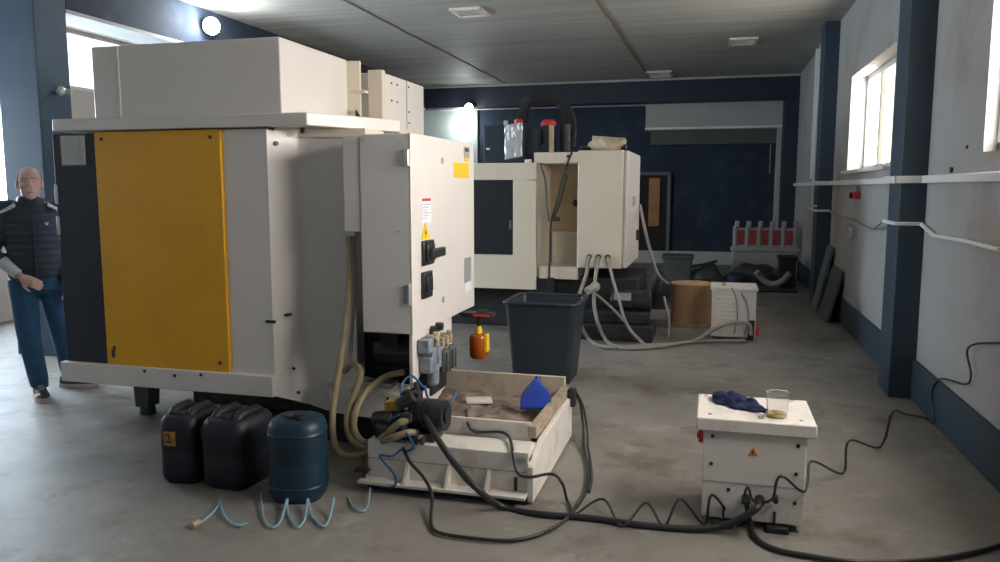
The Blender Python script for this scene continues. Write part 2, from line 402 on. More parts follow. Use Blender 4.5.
# trunking and conduits on the right wall
tr = MB()
for a, b in ((2.0, 6.44), (6.83, 11.2), (11.6, 16.0)): tr.box(XW - .05, XW, a, b, 1.635, 1.69)
for a, b in ((6.44, 6.83), (11.2, 11.6)):
    tr.box(1.31, 1.35, a - .04, b + .04, 1.635, 1.69); tr.box(1.31, XW, a - .045, a, 1.635, 1.69); tr.box(1.31, XW, b, b + .045, 1.635, 1.69)
struct(tr.build('trim_5', 'white_trim', bev=.005), 'white cable trunking running along the wall and round the pillars', 'trim')
cd = MB()
cd.tube([(1.505, 4.759, 1.268), (1.505, 5.371, 1.277), (1.505, 6.071, 1.269), (1.50, 6.42, 1.335)], .014, smooth=False)
cd.tube([(1.50, 6.42, 1.335), (1.33, 6.42, 1.335), (1.33, 6.87, 1.335)], .014, smooth=False)
tag(cd.build('wall_conduit', 'white_trim'), 'thin white conduit running low along the wall below the trunking', 'conduit')
c2 = MB(); c2.tube([(1.33, 6.90, 1.335), (1.500, 8.248, 1.205), (1.505, 8.811, 1.219), (1.505, 9.562, 1.252), (1.505, 10.780, 1.257), (1.505, 11.17, 1.30)], .010)
tag(c2.build('wall_cable', 'hose_grey'), 'grey cable sagging along the wall under the window', 'cable')
c3 = MB(); c3.tube([(1.505, 11.17, 1.30), (1.33, 11.17, 1.30), (1.33, 11.65, 1.30), (1.50, 11.65, 1.30), (1.50, 13.5, 1.28)], .016, smooth=False)
c3.tube([(1.335, 11.17, 1.36), (1.335, 11.62, 1.36), (1.335, 11.62, 2.9)], .012, smooth=False)
tag(c3.build('wall_conduit', 'white_trim'), 'white conduit bent round the pillar with the leaning boards', 'conduit')
c4 = MB(); c4.box(1.485, XW, 13.3, 13.42, 1.75, ZC); c4.box(1.49, XW, 12.95, 13.0, 1.69, ZC)
tag(c4.build('wall_conduit', 'white_trim', bev=.004), 'upright white trunking by the far end of the right wall', 'conduit')
c5 = MB(); c5.box(1.36, 1.50, 16.90, 16.95, 1.70, 1.75); c5.box(1.36, 1.50, 16.90, 16.95, 1.22, 1.26); c5.box(1.46, 1.50, 16.90, 16.95, 1.22, 1.75)
tag(c5.build('wall_conduit', 'dirty_trim', bev=.004), 'short pale conduit with two arms in the dark far corner', 'conduit')
al = thing('alarm_sounder', (1.52, 9.25, 1.5), 'small red alarm device on the wall under the window', 'alarm')
MB().box(1.46, 1.532, 9.12, 9.38, 1.48, 1.56).build('housing', 'red', al, bev=.012)
MB().cyl((1.46, 9.2, 1.52), (1.43, 9.2, 1.52), .03, n=14).build('button', 'black', al)
MB().box(1.49, 1.53, 9.2, 9.3, 1.57, 1.62).build('cable_gland', 'sticker_grey', al, bev=.005)
so = thing('wall_socket', (1.53, 9.5, 1.1), 'dirty socket on the stained wall below the red alarm', 'socket')
MB().box(1.49, 1.53, 9.44, 9.56, 1.04, 1.16).build('back_box', 'dirty_trim', so, bev=.008)
MB().cyl((1.49, 9.5, 1.10), (1.48, 9.5, 1.10), .035, n=16).build('socket_face', 'sticker_grey', so)
for i, p in enumerate(((1.515, 5.829, 1.719), (1.520, 5.536, 1.855))):
    tag(MB().cyl(p, (p[0] + .02, p[1], p[2]), .018 - .008 * i, n=10).build('wall_plug', 'screw'), ('small dark plug in the plaster just above the trunking', 'tiny dark screw hole plug high on plaster beside the near window')[i], 'wall plug')

# far wall: roller shutter housing, pale panel, doorway, pipe
sb = thing('shutter_box', (0, 16.7, 2.75), 'long pale shutter box high on the dark far wall', 'shutter box')
MB().box(-1.39, 1.36, 16.62, 17.0, 2.83, 3.50).build('housing', 'soffit', sb, bev=.01)
MB().box(1.21, 1.36, 16.80, 17.0, .27, 2.79).build('guide_rail', 'soffit', sb, bev=.006)
MB().box(1.10, 1.115, 16.97, 17.0, 1.9, 2.5).build('pull_cord', 'soffit', sb)
MB().box(-1.40, 1.37, 16.60, 17.0, 2.79, 2.84).build('bottom_rail', 'white_trim', sb, bev=.006)
MB().box(-1.3, 1.3, 16.90, 17.0, 2.50, 2.79).build('hood_underside', 'shutter', sb, bev=.006)  # strip coloured as the lit underside of the hood, no real slats
struct(MB().box(-8.19, -5.12, YB - .04, YB, .4, 3.42).build('trim_6', 'greygreen', bev=.004), 'glossy grey green wall panel lit by the far lamp', 'trim')
tag(MB().cyl((-6.0, 16.9, 3.35), (-1.40, 16.9, 3.34), .03, n=12).build('ceiling_pipe', 'soffit'), 'pale pipe running under the far beam', 'pipe')
dr = MB(); dr.box(-1.60, -1.54, 16.9, 17.02, .27, 1.93); dr.box(-.93, -.86, 16.9, 17.02, .27, 1.93); dr.box(-1.60, -.86, 16.9, 17.02, 1.87, 1.93)
d = struct(dr.build('door_1', 'board', bev=.005), 'narrow doorway in the dark far wall with a brown leaf', 'door')
MB().box(-1.54, -.93, 16.95, 16.98, .27, 1.87).build('door_opening', 'void', d)
MB().box(-1.31, -1.08, 16.90, 16.95, .79, 1.81).build('door_leaf', 'wood', d, bev=.008)

def vent(x0, x1, y0, y1, label, n=5):
    v = thing('ceiling_vent', ((x0 + x1) / 2, (y0 + y1) / 2, ZC), label, 'vent', 'ceiling vents')
    f = MB(); w = .045; z0, z1 = ZC - .03, ZC
    f.box(x0, x1, y0, y0 + w, z0, z1); f.box(x0, x1, y1 - w, y1, z0, z1); f.box(x0, x0 + w, y0, y1, z0, z1); f.box(x1 - w, x1, y0, y1, z0, z1)
    f.build('frame', 'cream', v, bev=.004)
    MB().box(x0 + w, x1 - w, y0 + w, y1 - w, ZC - .006, ZC - .001).build('backing', 'void', v)
    s = MB()
    for i in range(n):
        y = y0 + w + (i + .5) * (y1 - y0 - 2 * w) / n
        s.box(x0 + w, x1 - w, y - .018, y + .018, ZC - .022, ZC - .014, rot=rotx(25))
    s.build('slat_grille', 'dirty_trim', v)
vent(-3.14, -2.74, 9.21, 9.65, 'square ceiling vent with a cream frame nearest the viewer')
vent(.16, .56, 12.05, 12.56, 'square ceiling vent close to the right wall')
vent(-1.28, -.80, 15.0, 15.72, 'square ceiling vent just before the far beam')

def lamp(loc, aim, label, s=1.0):
    t = thing('flood_lamp', loc, label, 'lamp', 'lit work lamps')
    p = Vector(loc); a = Vector(aim).normalized()
    MB().cyl(p - a * .16 * s, p - a * .02 * s, .05 * s, .09 * s, n=20).build('housing', 'black_gloss', t)
    MB().ellipsoid(p + a * .02 * s, (.085 * s, .085 * s, .085 * s)).build('bulb', 'bulb', t)
    return t
l1 = lamp((-5.86, 8.40, 3.53), (.55, -.7, -.4), 'lit round lamp on the dark beam above the yellow machine', 1.15)
MB().cyl((-5.95, 8.51, 3.58), (-6.0, 8.6, 3.60), .02, n=10).build('bracket', 'black_gloss', l1)
l2 = lamp((-4.97, 15.85, 3.275), (.1, -.8, -.6), 'lit lamp under the far beam beyond the white cabinet', 1.0)
MB().cyl((-4.98, 15.98, 3.36), (-4.98, 16.02, 3.38), .03, n=10).build('bracket', 'black_gloss', l2)
for p, e, r in (((-5.58, 8.20, 3.58), 60, .06), ((-5.42, 16.74, 2.98), 30, .06)):  # added lights beside the lamps, for a ceiling glow and a wall pool
    ld = bpy.data.lights.new('added_glow_light', 'POINT'); ld.energy = e; ld.shadow_soft_size = r; ld.color = (.92, .97, 1)
    lo = bpy.data.objects.new('added_glow_light', ld); lo.location = p; COL.objects.link(lo)
# ------------------------------------------------------------------ first machine
def screws_x(pts, name, parent, r=.010, m='screw'):   # heads on a +X facing sheet
    for p in pts: MB().cyl((p[0] - .002, p[1], p[2]), (p[0] + .006, p[1], p[2]), r, r * .8, n=10).build(name, m, parent)
def screws_y(pts, name, parent, r=.010, m='screw'):   # heads on a -Y facing sheet
    for p in pts: MB().cyl((p[0], p[1] + .002, p[2]), (p[0], p[1] - .006, p[2]), r, r * .8, n=10).build(name, m, parent)

mc = thing('machining_center', (-2.9, 5.0, 0), 'big white machining center with a yellow side panel and open electrical cabinet side', 'machine')
# main sheet-metal body behind the panels
MB().prism([(-4.04, 4.13, .47), (-2.53, 4.13, .47), (-2.42, 4.32, .47), (-2.20, 4.40, .47), (-2.12, 5.75, .47), (-4.04, 5.75, .47)], (0, 0, 1.47)).build('body', 'sheet', mc, bev=.006)
MB().box(-2.82, -2.52, 4.10, 4.16, .36, 1.945).build('side_panel', 'sheet', mc, bev=.006)
yp = MB().box(-3.716, -2.820, 4.078, 4.135, .476, 1.945).build('yellow_panel', 'yellow', mc, bev=.005)
screws_y([(-3.66, 4.078, 1.90), (-2.885, 4.078, 1.90), (-2.885, 4.078, .535)], 'screw', yp, .012)
m = MB(); m.box(-3.672, -3.652, 4.068, 4.078, .525, .575); m.box(-3.66, -3.645, 4.069, 4.078, .575, .60); m.build('latch', 'black_gloss', yp, bev=.003)
bp = MB().box(-4.046, -3.716, 4.092, 4.135, .476, 1.94).build('black_panel', 'black_panel', mc, bev=.005)
for z in (1.30, 1.50): MB().box(-4.052, -4.03, 4.085, 4.10, z, z + .12).build('edge_bracket', 'sticker_grey', bp, bev=.003)
bs = MB(); bs.box(-4.07, -2.515, 4.06, 4.12, .347, .478); bs.box(-4.065, -2.52, 4.115, 5.6, .36, .40)
bs = bs.build('base_skirt', 'sheet', mc, bev=.006)
screws_y([(-3.42, 4.06, .455), (-3.20, 4.06, .44), (-3.01, 4.06, .456)], 'screw', bs, .011)
# bent corner panel with a sloping lower edge
def cpan(x, y, zt, zb): return (x, y, zt, zb)
pl = [(-2.522, 4.098, 1.935, .345), (-2.46, 4.195, 1.932, .30), (-2.425, 4.265, 1.925, .265), (-2.40, 4.285, 1.925, .255), (-2.36, 4.293, 1.925, .24), (-2.26, 4.308, 1.925, .21), (-2.16, 4.324, 1.92, .19), (-2.09, 4.335, 1.92, .19)]
m = MB(); secs = []
for x, y, zt, zb in pl: secs.append([(x, y, zb), (x, y, zt), (x - .03, y + .05, zt), (x - .03, y + .05, zb)])
cp = m.loft(secs).build('corner_panel', 'sheet', mc)
MB().cyl((-2.492, 4.144, 1.86), (-2.480, 4.138, 1.86), .013, n=10).build('screw', 'screw', cp)
MB().box(-2.476, -2.452, 4.155, 4.20, .83, .845, rot=rotz(-5)).build('slot', 'black', cp)
MB().box(-2.57, -2.505, 4.093, 4.105, .795, .812).build('slot', 'black', mc)
for p in ((-2.44, 4.22, .345), (-2.455, 4.2, .50)): MB().cyl(p, (p[0] + .012, p[1] - .008, p[2]), .009, n=8).build('screw', 'screw', cp)
# lower splash skirt towards the cabinet
m = MB(); m.prism([(-2.21, 4.22, .425), (-1.762, 4.22, .375), (-1.848, 4.22, .209), (-2.21, 4.22, .232)], (0, .10, 0))
m.prism([(-2.21, 4.22, .425), (-1.762, 4.22, .375), (-1.762, 4.40, .395), (-2.21, 4.40, .445)], (0, 0, -.03))
ss = m.build('splash_skirt', 'sheet_worn', mc, bev=.006)
screws_y([(-2.07, 4.22, .375), (-1.84, 4.22, .345)], 'screw', ss, .011)
MB().box(-2.02, -1.84, 4.27, 4.38, .39, .425).build('skirt_bracket', 'steel', ss, bev=.004)
# roof slab with chamfered corner
m = MB().prism([(-4.0, 4.05, 1.952), (-2.232, 4.05, 1.952), (-1.924, 4.68, 1.952), (-1.98, 4.80, 1.952), (-2.42, 5.9, 1.952), (-4.0, 5.9, 1.952)], (0, 0, .075))
rs = m.build('roof_slab', 'sheet', mc, bev=.006)
for p in ((-2.34, 4.2), (-2.22, 4.38), (-2.12, 4.5), (-2.05, 4.65)): MB().cyl((p[0], p[1], 1.952), (p[0], p[1], 1.92), .016, n=8).build('bolt', 'grease', rs)
m = MB(); m.prism([(-2.50, 4.15, 1.952), (-2.41, 4.26, 1.952), (-2.0, 4.32, 1.952), (-2.0, 4.6, 1.952), (-2.5, 4.4, 1.952)], (0, 0, -.05)); m.build('top_flange', 'cream', mc)
# boxes on the roof
rb = MB().box(-3.735, -2.43, 4.12, 4.99, 2.027, 2.465).build('roof_box', 'sheet', mc, bev=.008)
MB().box(-3.555, -3.535, 4.113, 4.125, 2.03, 2.46).build('box_seam', 'sheet_worn', rb, bev=.003)
MB().prism([(-2.43, 4.975, 2.027), (-2.345, 4.995, 2.027), (-2.345, 5.02, 2.027), (-2.43, 5.02, 2.027)], (0, 0, .43)).build('corner_post', 'cream', rb)
for p in ((-2.55, 4.2), (-2.43, 4.3)): pass
rb2 = MB().box(-2.90, -2.20, 5.05, 5.84, 1.935, 2.385).build('rear_box', 'sheet', mc, bev=.006)
MB().box(-2.30, -2.195, 5.03, 5.09, 2.027, 2.40).build('corner_post', 'cream', rb2, bev=.004)
screws_x([(-2.20, y, z) for y in (5.2, 5.3) for z in (2.33, 2.21)] + [(-2.20, 5.52, z) for z in (2.34, 2.16, 2.08)], 'rivet', rb2, .008)
MB().box(-2.203, -2.195, 5.475, 5.483, 2.03, 2.38).build('panel_joint', 'sticker_grey', rb2)
MB().box(-2.72, -2.30, 4.98, 5.04, 2.24, 2.26).build('brace', 'cream', rb2)
MB().prism([(-2.36, 4.95, 2.027), (-2.30, 4.95, 2.027), (-2.36, 4.95, 2.13)], (0, .02, 0)).build('gusset', 'grease', mc)
# bracket and small work light at the roof's far left corner
MB().prism([(-4.03, 4.5, 2.027), (-3.80, 4.5, 2.027), (-3.92, 4.5, 2.07), (-4.05, 4.5, 2.22)], (0, .05, 0)).build('roof_bracket', 'black_panel', mc, bev=.004)
# levelling feet
for x, y in ((-3.85, 4.58), (-3.85, 5.5), (-2.6, 5.5)):
    ft = MB().prism([(x - .075, y - .06, .36), (x + .075, y - .06, .36), (x + .055, y - .06, .06), (x - .055, y - .06, .06)], (0, .12, 0)).build('levelling_foot', 'greybox', mc, bev=.006)
    MB().cyl((x, y, 0), (x, y, .06), .058, .05, n=20).build('foot_pad', 'greybox', ft)
MB().box(-2.55, -1.80, 4.36, 4.74, 0, .24).build('shade_block', 'black', mc, bev=.01)  # added black block standing in for shade under the machine
MB().box(-3.6, -2.1, 4.75, 5.6, .05, .36).build('bed_casting', 'grease', mc, bev=.01)
# recess with the black motor under the cabinet
m = MB(); m.box(-2.12, -1.66, 4.50, 4.78, .30, .80); m.build('recess_box', 'black', mc, bev=.01)
m = MB(); m.cyl((-2.00, 4.45, .58), (-1.74, 4.45, .58), .085, n=22); m.cyl((-1.78, 4.45, .58), (-1.72, 4.45, .58), .095, n=22); m.box(-1.94, -1.84, 4.38, 4.47, .62, .70)
m.build('motor', 'black_gloss', mc)
# electrical cabinet
cb = MB().box(-1.905, -1.607, 4.032, 5.19, .782, 1.895).build('cabinet', 'sheet', mc, bev=.008)
screws_y([(-1.66 , 4.032, 1.85), (-1.68, 4.032, 1.36), (-1.69, 4.032, .86), (-1.88, 4.032, 1.86), (-1.88, 4.032, .84)], 'screw', cb, .006, 'steel')
m = MB(); m.box(-1.65, -1.612, 4.018, 4.034, 1.73, 1.80); m.cyl((-1.615, 4.018, 1.72), (-1.615, 4.018, 1.81), .014, n=12); m.build('hinge', 'steel', cb, bev=.003)
m = MB(); m.box(-1.65, -1.612, 4.018, 4.034, .96, 1.06); m.cyl((-1.615, 4.018, .95), (-1.615, 4.018, 1.07), .012, n=12); m.build('hinge', 'sticker_grey', cb, bev=.003)
MB().box(-2.012, -1.908, 4.04, 4.75, 1.353, 1.88).build('conduit_box', 'sheet', mc, bev=.008)
dr = MB().box(-1.607, -1.60, 4.030, 5.21, .775, 1.90).build('cabinet_door', 'sheet', mc, bev=.003)
X0 = -1.60
def plate(y0, y1, z0, z1, name, material, t=.003, bev=0, label=None): return MB().box(X0, X0 + t, y0, y1, z0, z1).build(name, material, dr, bev=bev, label=label)
screws_x([(X0, 4.55, 1.765)], 'door_lock', dr, .022, 'sticker_grey')
screws_x([(X0, 4.545, .91)], 'door_lock', dr, .022, 'sticker_grey')
m = MB(); m.box(X0, X0 + .004, 4.765, 5.08, 1.665, 1.765)
plate(4.77, 5.09, 1.665, 1.763, 'yellow_notice', 'warn')
# faint printed lines on the notice and the sheet below
m = MB()
for i in range(4): m.box(X0 + .003, X0 + .0045, 4.80 + .01 * (i % 2), 5.05 - .03 * i, 1.742 - .02 * i, 1.7445 - .02 * i)
m2 = m.build('print_lines', 'yellow', dr)
plate(4.985, 5.10, 1.80, 1.875, 'nameplate', 'sticker_grey'); plate(4.99, 5.10, 1.775, 1.80, 'nameplate', 'warn')
MB().box(X0 + .003, X0 + .0045, 5.0, 5.085, 1.84, 1.865).build('print_lines', 'screw', dr)
plate(4.183, 4.345, 1.40, 1.545, 'instruction_label', 'sticker_white')
plate(4.195, 4.335, 1.525, 1.541, 'label_header', 'red', .0045)
m = MB()
for i in range(6): m.box(X0 + .003, X0 + .0045, 4.20, 4.325 - .03 * (i % 3), 1.502 - .016 * i, 1.508 - .016 * i)
m.build('print_lines', 'sticker_blue', dr)
ws = MB().prism([(X0, 4.175, 1.305), (X0, 4.315, 1.305), (X0, 4.245, 1.405)], (.004, 0, 0)).build('warning_sticker', 'warn', dr)
MB().prism([(X0 + .004, 4.252, 1.375), (X0 + .004, 4.228, 1.338), (X0 + .004, 4.244, 1.340), (X0 + .004, 4.236, 1.315), (X0 + .004, 4.262, 1.350), (X0 + .004, 4.246, 1.348)], (.0015, 0, 0)).build('lightning_bolt', 'black', dr)
sw = MB().box(X0, X0 + .02, 4.175, 4.35, 1.155, 1.30)
sw.box(X0 + .02, X0 + .035, 4.20, 4.325, 1.175, 1.28); sw.box(X0 + .03, X0 + .06, 4.225, 4.44, 1.195, 1.25)
sw.build('main_switch', 'black_gloss', dr, bev=.008)
m = MB().box(X0, X0 + .022, 4.165, 4.31, .965, 1.12); m.box(X0 + .022, X0 + .034, 4.19, 4.285, 1.0, 1.09); m.build('switch_cover', 'black_gloss', dr, bev=.012)
plate(4.98, 5.13, .965, 1.13, 'nameplate', 'sticker_grey'); plate(4.98, 5.13, .90, .955, 'nameplate', 'sticker_white')
# pneumatic plate hanging below the door, with its regulators
pp = MB().prism([(-1.625, 4.035, .80), (-1.625, 4.035, .472), (-1.625, 4.11, .502), (-1.625, 4.22, .56), (-1.625, 4.72, .585), (-1.625, 4.72, .80)], (.022, 0, 0)).build('pneumatic_plate', 'sheet_worn', mc, bev=.004)
m = MB()
for (y, z, w, h) in ((4.13, .70, .07, .08), (4.20, .63, .08, .10), (4.30, .60, .08, .12), (4.15, .585, .06, .09)):
    m.box(-1.60, -1.53, y - w / 2, y + w / 2, z - h / 2, z + h / 2)
m.cyl((-1.565, 4.20, .68), (-1.565, 4.20, .75), .026, n=14); m.cyl((-1.565, 4.30, .66), (-1.565, 4.30, .73), .028, n=14)
m.build('air_regulator', 'regulator', pp, bev=.006)
m = MB()
m.cyl((-1.55, 4.22, .58), (-1.55, 4.22, .47), .038, .034, n=16); m.ellipsoid((-1.55, 4.22, .47), (.034, .034, .025))
m.build('filter_bowl', 'regulator', pp)
for y in (4.36, 4.47):
    m = MB(); m.lathe([(.0, .0), (.036, .005), (.044, .02), (.046, .13), (.038, .145), (0, .15)], (-1.54, y, .495), n=20)
    for k in range(10):
        a = 2 * PI * k / 10; m.cyl((-1.54 + .046 * math.cos(a), y + .046 * math.sin(a), .505), (-1.54 + .046 * math.cos(a), y + .046 * math.sin(a), .625), .005, n=6)
    m.build('filter_bowl', 'greybox', pp)
m = MB()
for (y, z) in ((4.36, .67), (4.44, .665), (4.50, .69), (4.26, .72)):
    m = MB(); m.cyl((-1.60, y, z), (-1.53, y, z), .024, n=10); m.cyl((-1.545, y, z - .04), (-1.545, y, z + .04), .018, n=10)
    m.build('brass_fitting', 'brass', pp, bev=.003)
m = MB().cyl((-1.60, 4.33, .755), (-1.57, 4.33, .755), .028, n=16); m.cyl((-1.60, 4.42, .765), (-1.56, 4.42, .765), .024, n=14); m.box(-1.60, -1.58, 4.30, 4.48, .735, .765)
m.build('valve_knob', 'black_gloss', pp)
# oil lubricator hanging behind the plate
ob = MB().lathe([(0, 0), (.05, .0), (.062, .015), (.066, .14), (.055, .16), (.02, .17), (.0, .17)], (-1.505, 5.0, .45), n=22).build('oil_bowl', 'amber', mc)
MB().box(-1.455, -1.435, 4.96, 5.02, .50, .62).build('oil_label', 'warn', ob, bev=.003)
MB().lathe([(.0, 0), (.022, 0), (.026, .02), (.016, .05), (0, .055)], (-1.505, 5.0, .62), n=14).build('oil_cap', 'yellow_cap', ob)
m = MB(); m.cyl((-1.505, 5.0, .67), (-1.505, 5.0, .74), .012, n=10); m.box(-1.62, -1.40, 4.95, 5.05, .735, .765); m.cyl((-1.50, 5.0, .765), (-1.44, 5.0, .765), .02, n=10)
m.build('oil_bracket', 'black', ob, bev=.003)
MB().box(-1.53, -1.41, 4.945, 4.95, .745, .758).build('red_stripe', 'red', ob)

# paper in a clear sleeve on the black panel
t = thing('paper_notice', (-3.93, 4.09, 1.76), 'white paper in a clear sleeve taped to the black machine panel', 'paper')
MB().box(-3.975, -3.80, 4.086, 4.091, 1.745, 1.925).build('sheet', 'paper', t)
m = MB(); m.box(-3.983, -3.792, 4.083, 4.0855, 1.737, 1.932); m.box(-3.835, -3.825, 4.081, 4.084, 1.75, 1.92); m.build('sleeve', 'cup', t)
m = MB()
for i in range(9): m.box(-3.96, -3.83 - .015 * (i % 3), 4.0852, 4.0858, 1.91 - i * .016, 1.914 - i * .016)
m.build('text_lines', 'sticker_grey', t)
# small chrome lamp head seen on the pillar
t = thing('pillar_lamp', (-5.98, 6.1, 2.62), 'small chrome knob fitting on the big dark blue pillar', 'fitting')
p = Vector((-5.93, 6.15, 2.50))
MB().ellipsoid(p + Vector((.02, -.04, 0)), (.045, .045, .045)).build('chrome_ball', 'steel', t)
MB().cyl(p + Vector((.0, .03, 0)), p + Vector((.05, .06, -.01)), .035, n=14).build('collar', 'sticker_grey', t)
MB().cyl(p + Vector((-.08, 0, 0)), p + Vector((.03, .0, 0)), .02, n=10).build('arm', 'black', t)

# ------------------------------------------------------------------ coolant hoses of the first machine
def hose(name, pts, r, material, label, cat='hose', group=None, n=10):
    return tag(MB().tube(pts, r, n=n).build(name, material), label, cat, group)
hose('coolant_hose', [(-2.011, 4.100, 1.326), (-2.001, 4.080, 1.074), (-2.026, 4.050, 0.786), (-2.062, 4.020, 0.525), (-2.079, 3.980, 0.327), (-2.056, 3.940, 0.163), (-1.982, 3.900, 0.094), (-1.845, 3.860, 0.120), (-1.709, 3.830, 0.228), (-1.609, 3.820, 0.329)], .019, 'hose_tan', 'tan hose hanging lowest and outermost beside the white corner panel')
hose('coolant_hose', [(-2.114, 4.200, 0.498), (-2.050, 4.180, 0.555), (-1.954, 4.100, 0.531), (-1.978, 4.050, 0.404), (-1.991, 3.980, 0.274), (-1.933, 3.920, 0.180), (-1.807, 3.860, 0.170), (-1.651, 3.740, 0.284), (-1.558, 3.700, 0.369), (-1.499, 3.720, 0.395)], .020, 'hose_tan', 'tan hose with a hooked top looping in the middle')
hose('coolant_hose', [(-1.734, 4.220, 0.517), (-1.830, 4.160, 0.495), (-1.903, 4.080, 0.432), (-1.937, 4.000, 0.344), (-1.934, 3.950, 0.241), (-1.862, 3.900, 0.186), (-1.722, 3.780, 0.226), (-1.589, 3.690, 0.294), (-1.510, 3.690, 0.328), (-1.466, 3.720, 0.322)], .019, 'hose_tan', 'tan hose arching out from under the cabinet to the pump')
hose('coolant_hose', [(-2.015, 4.160, 1.322), (-1.999, 4.140, 1.067), (-2.016, 4.120, 0.774), (-2.048, 4.150, 0.586)], .012, 'hose_grey', 'grey straight cable behind the hanging tan hose', 'cable')

# ------------------------------------------------------------------ coolant tank
tk = thing('coolant_tank', (-1.3, 4.25, 0), 'low white coolant tank pulled out under the cabinet with sludge on top', 'tank')
m = MB(); m.box(-1.745, -.86, 3.72, 3.745, .05, .262); m.box(-1.744, -.861, 3.74, 3.93, .235, .261); m.box(-1.7455, -1.72, 3.74, 4.82, .055, .2605)
m.box(-1.74, -.87, 3.73, 4.80, .05, .08)
m.build('tank_body', 'tray', tk, bev=.005)
m = MB().prism([(-.86, 3.70, .015), (-.86, 4.83, .015), (-.86, 4.83, .275), (-.86, 3.93, .275), (-.86, 3.70, .20)], (.03, 0, 0))
m.build('end_plate', 'tray', tk, bev=.004)
MB().box(-1.77, -.86, 3.64, 3.74, .045, .062).build('base_flange', 'tray', tk, bev=.003)
for x in (-1.52, -1.29, -1.075):
    MB().prism([(x, 3.645, .062), (x, 3.722, .062), (x, 3.722, .17)], (.016, 0, 0)).build('gusset', 'tray', tk)
MB().box(-.93, -.915, 3.70, 3.715, .07, .14).build('side_bolt', 'screw', tk)
MB().box(-1.745, -.87, 3.717, 3.722, .163, .167).build('weld_seam', 'rim', tk)
m = MB(); m.box(-1.70, -.90, 3.945, 3.965, .10, .355); m.box(-1.70, -1.68, 3.945, 4.80, .10, .35)
m.build('inner_wall', 'tray', tk, bev=.004)
MB().box(-1.70, -.87, 4.79, 4.82, .08, .405).build('back_wall', 'rim_light', tk, bev=.004)
def mud(u, v):
    x = -1.69 + u * .80; y = 3.96 + v * .83
    return (x, y, .265 + .05 * noise.noise((x * 5, y * 5, 2)) + .025 * noise.noise((x * 15, y * 15, 7)))
g = MB().grid(mud, 46, 46).build('sludge', 'mud', tk, stuff=True)
m = MB().prism([(-.915, 3.94, .27), (-.865, 3.94, .27), (-.85, 4.82, .27), (-.90, 4.82, .27)], (0, 0, .07)); soft(m, .006, 8, 4)
m.build('stained_rim', 'rim', tk, bev=.006)
MB().box(-.94, -.855, 3.70, 3.80, .24, .275).build('corner_cap', 'tray', tk, bev=.004)
MB().box(-1.74, -.87, 3.70, 4.80, 0, .05).build('rubber_base', 'rubber', tk)
m = MB(); m.box(-.85, -.80, 4.76, 4.83, .22, .335); m.build('corner_clamp', 'rubber', tk, bev=.01)
m = MB(); m.cyl((-1.755, 3.69, .06), (-1.755, 3.69, .18), .010, n=8); m.cyl((-1.755, 3.675, .10), (-1.755, 3.675, .13), .02, n=8); m.box(-1.80, -1.72, 3.66, 3.70, .10, .112); m.build('tap', 'grease', tk, bev=.002)
# greasy lid piece left of the sludge with scraps
m = MB().box(-1.44, -1.28, 4.46, 4.58, .285, .30, rot=rotz(20)); m.build('cover_plate', 'tray', tk, bev=.004)

# pump on the tank's left end
pu = thing('coolant_pump', (-1.52, 3.85, .26), 'greasy black coolant pump on the left end of the white tank', 'pump')
m = MB().cyl((-1.62, 3.84, .385), (-1.40, 3.83, .392), .082, n=24)
for i in range(9):
    t = i / 8; p = Vector((-1.60, 3.838, .386)).lerp(Vector((-1.42, 3.83, .391)), t); m.cyl(p, p + Vector((.008, 0, 0)), .090, n=24)
m.build('motor', 'black_gloss', pu)
m = MB().cyl((-1.40, 3.83, .392), (-1.335, 3.828, .396), .088, .080, n=26); m.cyl((-1.335, 3.828, .396), (-1.325, 3.828, .396), .045, n=20); m.build('fan_cover', 'black', pu)
m = MB().box(-1.66, -1.53, 3.75, 3.83, .42, .475, rot=roty(-8)); m.build('terminal_box', 'label_orange', pu, bev=.008)
m = MB(); m.box(-1.72, -1.38, 3.76, 3.90, .262, .305); m.box(-1.70, -1.60, 3.74, 3.80, .30, .36); m.cyl((-1.70, 3.735, .33), (-1.45, 3.73, .315), .022, n=14); m.cyl((-1.48, 3.72, .29), (-1.42, 3.72, .29), .03, n=14); m.cyl((-1.73, 3.80, .35), (-1.60, 3.77, .38), .045, n=16)
soft(m, .003, 14, 2); m.build('manifold', 'grease', pu, bev=.006)
MB().cyl((-1.58, 3.72, .35), (-1.52, 3.71, .35), .024, n=12).build('pipe_union', 'grease', pu, bev=.003)
MB().cyl((-1.44, 3.705, .27), (-1.44, 3.705, .32), .014, n=10).build('pipe_union', 'steel', pu, bev=.003)
MB().box(-1.55, -1.49, 3.70, 3.74, .38, .42).build('valve_block', 'grease', pu, bev=.003)
m = MB(); m.box(-1.60, -1.50, 3.85, 3.92, .42, .50); m.cyl((-1.58, 3.76, .45), (-1.50, 3.78, .50), .035, n=12); m.build('pump_head', 'black', pu, bev=.006)

